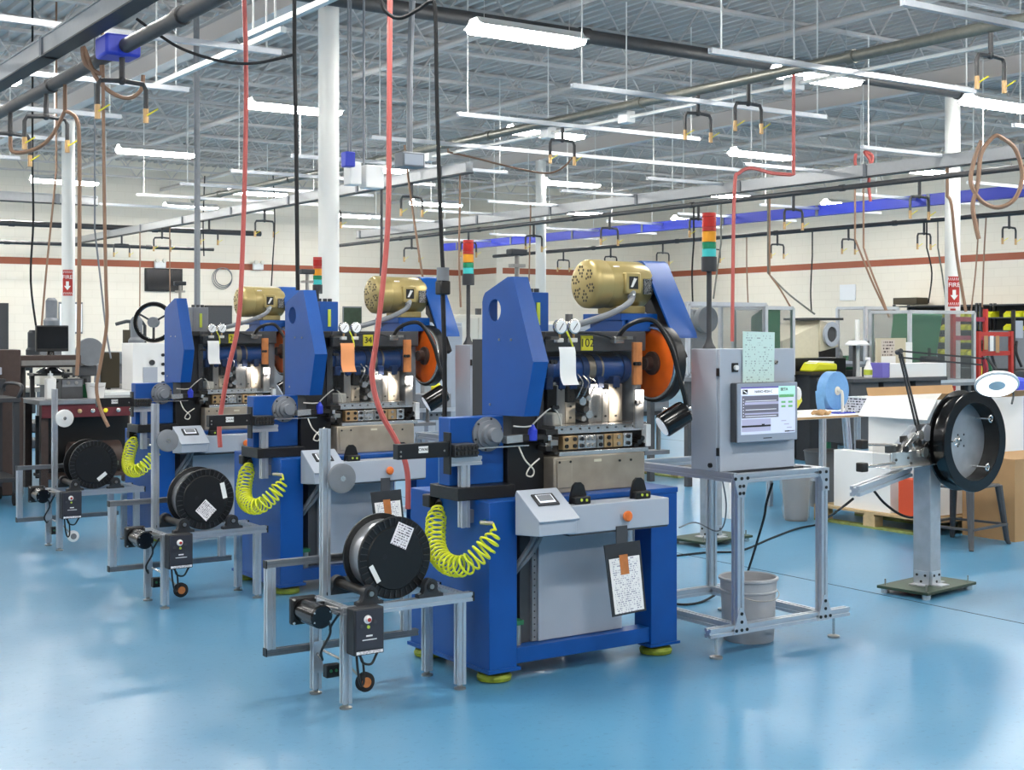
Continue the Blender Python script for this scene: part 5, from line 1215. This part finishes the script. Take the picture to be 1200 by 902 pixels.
for x in (.2,): B().cyl((x, .2, .95), (x, .2, 1.24), .03, n=10).build('support_pin', 'steel_dark', t)
# push cart at the edge
t = thing('steel_cart', 'dark steel push cart on casters beside the brown press', 'cart', (2.72, 13.1, 0))
for z in (.22, .95): B().box(-.45, .55, -.2, .5, z, z+.04).build('cart_shelf', 'charcoal', t, .004)
for x in (-.43, .49):
    for y in (-.18, .44):
        B().box(x, x+.05, y, y+.05, .1, .95).build('cart_post', 'charcoal', t); w = B().cyl((x, y+.02, .06), (x+.04, y+.02, .06), .06, n=18).build('caster', 'rubber', t)
B().tube(spline([(.52, -.18, .98), (.56, -.18, 1.1), (.56, .4, 1.1), (.52, .44, .98)], 6), .016, 8).build('push_handle', 'charcoal', t)
t = thing('drawer_cabinet', 'white cabinet of shallow drawers behind the steel cart', 'cabinet', (3.05, 14.9, 0))
B().box(-.6, .3, 0, .6, .05, 1.0).build('carcass', 'off_white', t, .005)
for i in range(8): q = B().box(-.56, .26, -.015, 0, .10+.11*i, .195+.11*i).build('drawer', 'white', t, .003); B().box(-.25, -.05, -.03, -.015, .15+.11*i, .16+.11*i).build('drawer_pull', 'charcoal', q)
# --- milling machines
def mill(x, y, label, s=1.0, rz=0, hd='grey_mid'):
    t = thing('milling_machine', label, 'machine', (x, y, 0), rz); t.scale = (s, s, s)
    B().box(-.3, .3, -.5, .35, 0, .14).build('base', 'grey_dark', t, .02)
    B().prism([(-.05,.14), (.3,.14), (.26,1.25), (.0,1.25)], 'x', -.2, .2).build('column', hd, t, .02)
    B().box(-.12, .12, -.35, -.02, .55, .9).build('knee', hd, t, .015); B().box(-.55, .55, -.42, -.08, .9, .98).build('work_table', 'steel', t, .005)
    B().box(-.13, .13, -.45, .3, 1.25, 1.42).build('ram', hd, t, .02)
    B().lathe([(.04,0), (.055,.04), (.055,.2), (.1,.24), (.11,.5), (.08,.54), (.08,.78), (.05,.82)], (0, -.4, 1.08), (0,0,1), 18).build('milling_head', hd, t)
    B().cyl((0, -.4, .98), (0, -.4, 1.08), .03, n=12).build('quill', 'steel_bright', t)
    for x_ in (-.57, .57): B().lathe([(.07,0), (.07,.02), (.02,.025), (.02,.05)], (x_, -.25, .94), (1 if x_ > 0 else -1, 0, 0), 18).build('hand_wheel', 'steel_dark', t)
    B().tube(spline([(.08, -.42, 1.5), (.2, -.5, 1.46), (.24, -.55, 1.36)], 4), .012, 6).build('feed_lever', 'black', t)
    return t
p = ony(138, 430, 17.6); mill(p.x, 17.6, 'grey milling machine with brown guard under the tan hose', .94, R(20), 'grey_mid')
t = thing('machine_guard', 'olive brown sheet guard beside the grey milling machine', 'guard', (ony(128, 430, 15.5).x, 15.5, 0)); B().box(-.1, .12, -.01, .01, .95, 1.36).build('guard_sheet', 'gold_dark', t, .01); B().box(-.02, .02, .01, .04, 0, 1.3).build('guard_post', 'charcoal', t)
p = ony(60, 380, 22.5); mill(p.x, 22.5, 'tall grey turret mill far behind the black monitor', 1.12, R(-15))
p = ony(17, 420, 19.5); mill(p.x, 19.5, 'dark milling machine near the steel door', .85, R(30), 'charcoal')
p = ony(395, 420, 24); 
t = thing('grinding_wheel', 'grey wheel guard disc on a pedestal behind the dark bench', 'grinder', (ony(100, 410, 15.3).x, 15.3, 0))
B().cyl((0,0,0), (0,0,1.1), .06, n=14).build('pedestal', 'grey_dark', t); B().lathe([(.0,0), (.05,0), (.05,.01), (.15,.012), (.155,.03), (.155,.08), (0,.08)], (.02, -.04, 1.37), (0,-1,0), 32).build('disc', 'grey_mid', t); B().box(-.12, .12, -.04, .1, 1.1, 1.22).build('bench_head', 'grey_dark', t, .01); B().cyl((.02, .1, 1.37), (.02, -.06, 1.37), .03, n=12).build('spindle', 'steel', t); B().box(-.03, .05, -.02, .06, 1.2, 1.37).build('bracket', 'grey_dark', t)
t = thing('instrument_cabinet', 'white instrument cabinet with black knobs on a white table', 'cabinet', (ony(177, 430, 14.9).x, 14.9, 0)); t.scale = (1.08, 1.08, 1.04)
B().box(-.3, .35, 0, .45, 0, .78).build('lower_cabinet', 'off_white', t, .006); B().box(-.5, .35, -.05, .48, .86, .9).build('table_top', 'white', t, .004); B().box(-.28, .1, .0, .4, .78, .86).build('pedestal_box', 'white', t)
q = B().box(-.16, .20, .1, .45, .9, 1.41).build('instrument_case', 'white', t, .006)
for i in range(4): B().cyl((.16, .1, .98+.1*i), (.16, .08, .98+.1*i), .018, n=10).build('black_knob', 'black', q)
B().box(-.05, .1, .09, .1, .97, 1.15).build('front_recess', 'grey_paint', q); B().cyl((.04, .09, 1.2), (.04, .075, 1.2), .03, n=12).build('meter', 'charcoal', q)
B().box(.215, .35, .08, .4, .9, 1.38).build('side_module', 'charcoal', t, .004); B().box(.23, .33, .074, .08, 1.05, 1.3).build('module_panel', 'white', t)
t = thing('hand_ring', 'large black spoked ring standing behind the blue side cover', 'wheel', (ony(180, 405, 15.2).x, 15.2, 1.467))
B().ring([(.19,-.03), (.225,-.03), (.235,0), (.225,.03), (.19,.03), (.182,0)], (0, 0, .235), (-.55,-.83,0), 40).build('rim', 'black_gloss', t)
for k in range(3):
    a = PI/6+k*2*PI/3; ex = Vector((.83,-.55,0)); B().bar(Vector((0,0,.235)), Vector((0,0,.235)) + ex*.19*math.cos(a) + Vector((0,0,.19*math.sin(a))), .03, .02).build('spoke', 'charcoal', t)
B().cyl((0.03, .05, .235), (-.03, -.05, .235), .06, n=16).build('hub', 'grey_mid', t)
t = thing('gooseneck_stand', 'olive box hanging from a dark bent pipe behind the mill', 'stand', (ony(152, 400, 19.2).x, 19.2, 0))
B().tube([(.22,0,0), (.22,0,1.68), (.18,0,1.74), (-.05,0,1.74), (-.2,0,1.70)], .025, 8).build('bent_pipe', 'charcoal', t); B().box(-.09, .08, -.04, .04, 1.33, 1.62).build('olive_box', 'gold_dark', t, .005); B().cyl((0,0,1.62), (0,0,1.73), .008, n=6).build('hanger', 'charcoal', t)
t = thing('oscilloscope', 'off-white instrument with dark grid of jacks behind the monitor', 'instrument', (ony(70, 440, 15.6).x, 15.6, 0)); B().box(-.22, .30, 0, .3, 1.0, 1.22).build('case', 'off_white', t, .006); B().box(-.15, .3, .0, .25, 0, 1.0).build('stand', 'grey_dark', t)
for i in range(5):
    for j in range(2): B().box(.02+.06*i, .05+.06*i, -.004, 0, 1.08+.06*j, 1.11+.06*j).build('jack', 'charcoal', t)
# takeaway unit in the gap behind the tall cover
t = thing('takeoff_unit', 'grey perforated takeoff unit beside the machine with orange sheet', 'machine', (5.3, 9.0, 0))
B().box(0, .06, 0, .06, 0, .92).build('post', 'alu', t); B().box(-.05, .2, -.01, .2, .92, 1.12).build('grey_block', 'grey_mid', t, .006)
bolts(t, [(.02+.05*i, -.01, .96+.045*j) for i in range(3) for j in range(3)], (0,-1,0), .01, .003, 'black', 'hole', 8)
B().ext((-.25, -.04, 1.0), (.3, -.04, 1.0), .03).build('guide_bar', 'alu', t)
B().sphere((.12, .1, 1.16), .05, 12, 8).build('yellow_knob', 'yellow', t); B().box(.0, .06, .06, .12, 1.12, 1.2).build('steel_fitting', 'steel_bright', t)

# --- right-hand side: machines between the enclosure and the shelving
def guard_box(u0, v0, u1, v1, y, dep, label, m_='clear_smoke'):
    x0, x1, z0, z1 = frame_of(u0, v0, u1, v1, y)
    t = thing('clear_guard', label, 'guard', (x0, y, 0)); w = x1-x0
    for x in (0, w):
        for yy in (0, dep): B().box(x-.02, x+.02, yy-.02, yy+.02, z0, z1).build('corner_post', 'alu', t)
    for z in (z0, z1):
        B().box(0, w, -.02, .02, z-.02, z+.02).build('frame_bar', 'alu', t); B().box(0, w, dep-.02, dep+.02, z-.02, z+.02).build('frame_bar', 'alu', t)
        for x in (0, w): B().box(x-.02, x+.02, 0, dep, z-.018, z+.018).build('frame_bar', 'alu', t)
    B().box(.02, w-.02, -.003, .003, z0, z1).build('front_pane', m_, t); B().box(-.003, .003, .02, dep-.02, z0, z1).build('side_pane', m_, t); B().box(w-.003, w+.003, .02, dep-.02, z0, z1).build('side_pane', m_, t)
    B().box(-.02, w+.02, -.02, dep+.02, z0-.06, z0-.02).build('bench_plate', 'grey_mid', t)
    for x in (0.05, w-.05):
        for yy in (.05, dep-.05): B().box(x-.03, x+.03, yy-.03, yy+.03, 0, z0-.06).build('leg', 'grey_dark', t)
    return t, w, z0, z1
g, w, z0, z1 = guard_box(806, 357, 897, 440, 10.6, .7, 'clear machine guard box behind the grey enclosure')
B().lathe([(0,0), (.12,0), (.14,.03), (.14,.1)], (w*.42, .3, z1-.16), (0,-1,0), 24).build('wheel', 'grey_mid', g); B().box(w*.3, w*.55, .3, .55, z0, z1-.05).build('machine_head', 'grey_mid', g, .02); B().box(w*.6, w*.9, .25, .5, z0, z0+.25).build('machine_bed', 'green', g, .02)
g, w, z0, z1 = guard_box(896, 361, 929, 440, 11.2, .5, 'narrow clear guard panel box beside the comparator')
B().prism([(.1,z1), (.3,z1-.1), (.3,z0), (.1,z0)], 'x', .08, w-.1).build('green_shield', 'green', g)
g, w, z0, z1 = guard_box(1014, 361, 1052, 425, 12.8, .5, 'smoky clear guard panel box behind the notice panel')
B().box(.1, w-.1, .15, .4, z0, z0+.3).build('machine_body', 'grey_mid', g, .02)
g, w, z0, z1 = guard_box(1066, 366, 1141, 448, 11.2, .6, 'large clear guard with a green machine inside')
B().prism([(.08,z0+.05), (.08,z0+.25), (.2,z0+.42), (.28,z1-.02), (w*.72,z1-.02), (w*.6,z0+.2), (w*.45,z0+.05)], 'y', .2, .5).build('green_casting', 'green', g, .02); B().box(w*.3, w*.5, .06, .16, z0, z0+.32).build('black_head', 'black', g, .02); B().cyl((w*.4, .1, z0+.32), (w*.4, .1, z0+.42), .02, n=10).build('black_lever', 'green_plate', g)
t = thing('optical_comparator', 'beige wedge-shaped optical comparator with dark oval screen hood', 'instrument', (ony(917, 430, 12.2).x, 12.2, 0))
k = ony(985, 370, 12.2).x - ony(917, 430, 12.2).x
B().prism([(0,1.26), (k*.62,1.26), (k*.62,1.70), (0,1.48)], 'y', 0, .7).build('cabinet_body', 'beige', t, .01)
B().prism([(k*.62,1.34), (k*.95,1.40), (k*.80,1.70), (k*.62,1.74)], 'y', -.02, .6).build('screen_hood', 'beige', t, .01)
B().ring([(.10,-.01), (.15,-.01), (.16,.03), (.10,.03)], (k*.79, -.03, 1.56), (.1,-1,0), 28).build('hood_ring', 'grey_paint', t); B().cyl((k*.79, -.028, 1.56), (k*.79, -.034, 1.56), .13, n=28).build('screen', 'grey_dark', t)
B().box(k*.5, k*1.0, -.05, .5, 1.74, 1.77).build('hood_shade', 'charcoal', t)
B().box(-.05, k*1.1, .0, .75, .88, 1.26).build('dark_bench', 'black', t, .01); B().box(0, k, .05, .7, 0, .88).build('bench_pedestal', 'charcoal', t)
t = thing('yellow_bag', 'yellow and white folded bag on the dark bench edge', 'bag', (ony(962, 440, 11.9).x, 11.85, 0)); B().box(-.24, .28, -.02, .3, 1.06, 1.1).build('shelf_board', 'gold_dark', t); B().prism([(-.2,1.1), (.25,1.1), (.25,1.2), (-.1,1.22)], 'y', 0, .25).build('bag_body', 'yellow_bin', t, .03); B().prism([(-.12,1.2), (.2,1.2), (.2,1.225), (-.05,1.235)], 'y', .02, .2).build('bag_print', 'white', t); B().box(-.2, .24, .05, .28, 0, 1.06).build('shelf_stand', 'charcoal', t)
t = thing('bench_lathe', 'dark lathe headstock with steel chuck behind the tape roll', 'machine', (ony(968, 430, 13.4).x, 13.4, 0))
B().box(-.2, .7, 0, .5, 0, 1.05).build('lathe_base', 'charcoal', t, .02); B().box(-.15, .3, .05, .4, 1.05, 1.42).build('headstock', 'steel_dark', t, .02); B().cyl((.3, .2, 1.25), (.42, .2, 1.25), .13, n=24).build('chuck', 'steel', t); B().box(.5, .68, .08, .35, 1.05, 1.25).build('tailstock', 'green', t, .02)
for i in range(5): B().cyl((-.05+.12*i, .0, 1.1+.05*(i % 3)), (-.05+.12*i, -.06, 1.1+.05*(i % 3)), .035, n=12).build('hand_knob', ('steel_bright', 'black', 'steel')[i % 3], t)
t = thing('ring_lamp', 'white round ring lamp on a pole behind the tape roll', 'lamp', (ony(1001, 420, 12.0).x, 12.0, 0))
B().cyl((0,0,0), (0,0,1.42), .02, n=10).build('pole', 'grey_dark', t); B().lathe([(0,.05), (.1,.04), (.15,.0), (.15,-.02), (.0,-.02)], (0,-.05,1.44), (0,0,1), 24).build('lamp_head', 'white_gloss', t); B().lathe([(.2,0), (.2,.03), (0,.03)], (0,0,0), (0,0,1), 20).build('base', 'charcoal', t); B().cyl((.06,0,.9), (.06,0,1.75), .03, n=10).build('white_post', 'white', t)
t = thing('notice_panel', 'cream notice panel with a picture calendar', 'panel', (ony(1045, 420, 11.0).x, 11.0, 0)); a = ony(1027, 452, 11.0); b2 = ony(1061, 396, 11.0); w = (b2.x-a.x)/2
B().box(-w, w, 0, .03, a.z, b2.z).build('board', 'cream_bench', t)
B().quad((-w*.75, -.004, b2.z-.21), (w*.2, -.004, b2.z-.21), (w*.2, -.004, b2.z-.02), (-w*.75, -.004, b2.z-.02)).build('calendar_picture', 'photo_print', t); B().quad((-w*.75, -.004, b2.z-.38), (w*.25, -.006, b2.z-.38), (w*.25, -.004, b2.z-.215), (-w*.75, -.004, b2.z-.215)).build('calendar_sheet', 'white', t); B().box(w-.01, w+.1, -.01, .0, a.z+.1, b2.z-.05).build('side_sheet', 'white', t)
for x in (-w+.03, w-.03): B().box(x-.02, x+.02, .03, .07, 0, a.z+.1).build('post', 'grey_dark', t)
t = thing('workbench', 'grey workbench with dark drawers below the notice panel', 'workbench', (ony(1000, 470, 10.4).x, 10.4, 0)); B().box(0, 1.6, 0, .55, 1.03, 1.07).build('bench_top', 'grey_dark', t)
for x in (.02, .55, 1.1): q = B().box(x, x+.45, .05, .5, .35, 1.03).build('drawer_unit', 'grey_dark', t, .006); B().box(x+.1, x+.35, .03, .05, .85, .87).build('pull', 'steel', q)
for x in (.03, 1.52): B().box(x, x+.05, .1, .15, 0, .35).build('leg', 'green', t); B().box(x, x+.05, .4, .45, 0, .35).build('leg', 'green', t)
carton('white_carton', ony(1038, 458, 10.55).x, ony(1105, 458, 10.55).x, 10.5, 10.8, 1.07, 1.22, 'white', 'flat white carton on the grey workbench', False, 'white')
tag(B().box(ony(1026, 458, 10.6).x, ony(1035, 458, 10.6).x, 10.5, 10.7, 1.07, 1.24).build('purple_box', 'screen_purple', None, .005), 'small dark purple box on the grey workbench', 'box')
t = thing('spray_bottle', 'white spray bottle with yellow label on grey workbench', 'bottle', (ony(1018, 455, 10.7).x, 10.7, 1.07)); B().lathe([(.05,0), (.055,.02), (.055,.1), (.03,.15), (.02,.2), (.0,.2)], (0,0,0), (0,0,1), 16).build('bottle_body', 'white', t); B().cyl((0,0,.03), (0,0,.09), .0565, n=16).build('label_band', 'lime', t); B().box(-.05, .02, -.012, .012, .2, .23).build('trigger', 'white', t, .004)
t = thing('red_rack', 'red steel rack holding hanging tags beside the green machine', 'rack', (ony(1147, 420, 11.3).x, 11.3, 0)); w = ony(1188, 420, 11.3).x - ony(1147, 420, 11.3).x
for x in (0, w-.05):
    for y in (0, .4): B().box(x, x+.05, y, y+.05, 0, 1.6 if y == 0 else 1.9).build('upright', 'red', t)
for z in (1.28, 1.53): B().box(.05, w-.05, .01, .04, z, z+.06).build('cross_bar', 'red', t); B().box(.05, w-.05, .41, .44, z+.2, z+.26).build('cross_bar', 'magenta', t)
for i in range(3): B().box(.1+.12*i, .17+.12*i, -.012, -.004, 1.36-.02*i, 1.54).build('hanging_tag', ('cardboard', 'white', 'cardboard')[i], t)
for i in range(4): B().tube(spline([(.1+.1*i, .1, 1.28), (.15+.1*i, .08, 1.1), (.12+.1*i, .1, .95)], 4), .02, 6).build('hanging_strap', ('yellow', 'magenta', 'green', 'charcoal')[i], t)
t = thing('grey_machine', 'grey machine head with pale panel beside the red rack', 'machine', (ony(1190, 430, 12.0).x, 12.0, 0)); B().box(0, .8, 0, .6, 0, 1.05).build('base', 'charcoal', t, .02); B().box(.05, .6, .1, .5, 1.05, 1.6).build('head', 'grey_mid', t, .02); B().box(.06, .3, .09, .1, 1.5, 1.75).build('panel', 'grey_paint', t, .01); B().cyl((.02, .05, 0), (.02, .05, 1.9), .03, n=10).build('pole', 'steel_dark', t); B().tube(spline([(.1, .05, 1.45), (-.05, -.05, 1.3), (.0, -.1, 1.1)], 5), .02, 8).build('hose', 'black', t)
t = thing('blue_drum', 'bright blue curved cover at the edge beside the white carton', 'cover', (10.55, 7.6, 0)); B().lathe([(.2,0), (.22,.02), (.22,1.0), (.16,1.16), (0,1.2)], (0,0,0), (0,0,1), 24).build('cover_body', 'blue_rail', t)
# --- shelving along the right wall with yellow bins
BIN = None; n_b = 0
for y0 in (9.6, 12.0, 14.4, 16.8, 19.2):
    t = thing('parts_shelving', 'grey parts shelving full of yellow bins along the block wall', 'shelving', (WX-.6, y0, 0), 0, 'shelving along the block wall')
    for yy in (0, 2.3):
        for x in (0, .5): B().box(x, x+.05, yy, yy+.05, 0, 2.22).build('upright', 'grey_dark', t)
    for k in range(8): B().box(0, .55, .0, 2.35, .2+.28*k, .225+.28*k).build('shelf', 'grey_dark', t)
    B().box(.53, .55, .05, 2.3, .2, 2.2).build('back_sheet', 'charcoal', t)
    for k in range(7, 3, -1):
        for j in range(9):
            if random.random() < .12: continue
            z = .225+.28*(k-1)
            if BIN is None:
                b_ = B(); b_.prism([(0,0), (.3,0), (.3,.13), (.1,.13), (0,.07)], 'y', 0, .17); BIN = b_.build('parts_bin', 'yellow_bin'); o = BIN
            else: o = BIN.copy(); COL.objects.link(o)
            o.location = (WX-.6-.005, y0+.08+.245*j, z+.0005); n_b += 1
            tag(o, 'small yellow parts bin on the grey wall shelving', 'bin', 'yellow parts bins')
c = onx(1067, 354, WX-.35); tag(B().box(WX-.55, WX-.15, c.y-.35, c.y+.35, 2.225, 2.38).build('olive_case', 'gold_dark', None, .01), 'olive case lying on top of wall shelving', 'case')
# --- low machines far away between the column and the comparator
for i, (u, y, h, m_, lb) in enumerate(((430, 22, 1.35, 'off_white', 'off-white machine cabinet standing before the green wall board'), (668, 17, 1.75, 'off_white', 'off-white machine cabinet behind the pressure gauges'), (700, 16, 1.7, 'grey_paint', 'grey machine cabinet beneath the largest golden motor'), (760, 20, 1.6, 'grey_mid', 'grey machine cabinet beyond the orange flywheel'), (505, 16, 1.72, 'grey_paint', 'pale grey machine cabinet beside the black hanging cord'), (300, 19, 1.3, 'grey_mid', 'low grey machine cabinet beyond the machine with the grey tank'), (560, 21, 1.9, 'off_white', 'off-white cabinet seen through the round hole of the cover'))):
    p = ony(u, 400, y); t = thing('machine_cabinet', lb, 'cabinet', (p.x, y, 0))
    B().box(-.5, .5, 0, .7, .08, h).build('carcass', m_, t, .01); B().box(-.5, .5, .02, .7, 0, .08).build('plinth', 'charcoal', t)
    for s in (-.49, .01): q = B().box(s, s+.48, -.02, 0, .12, h-.05).build('door', m_, t, .006); B().box(s+.4, s+.43, -.04, -.02, h*.5, h*.5+.15).build('handle', 'charcoal', q)
    B().cyl((.2, .3, h), (.2, .3, h+.12), .06, n=12).build('vent_stack', 'grey_dark', t)
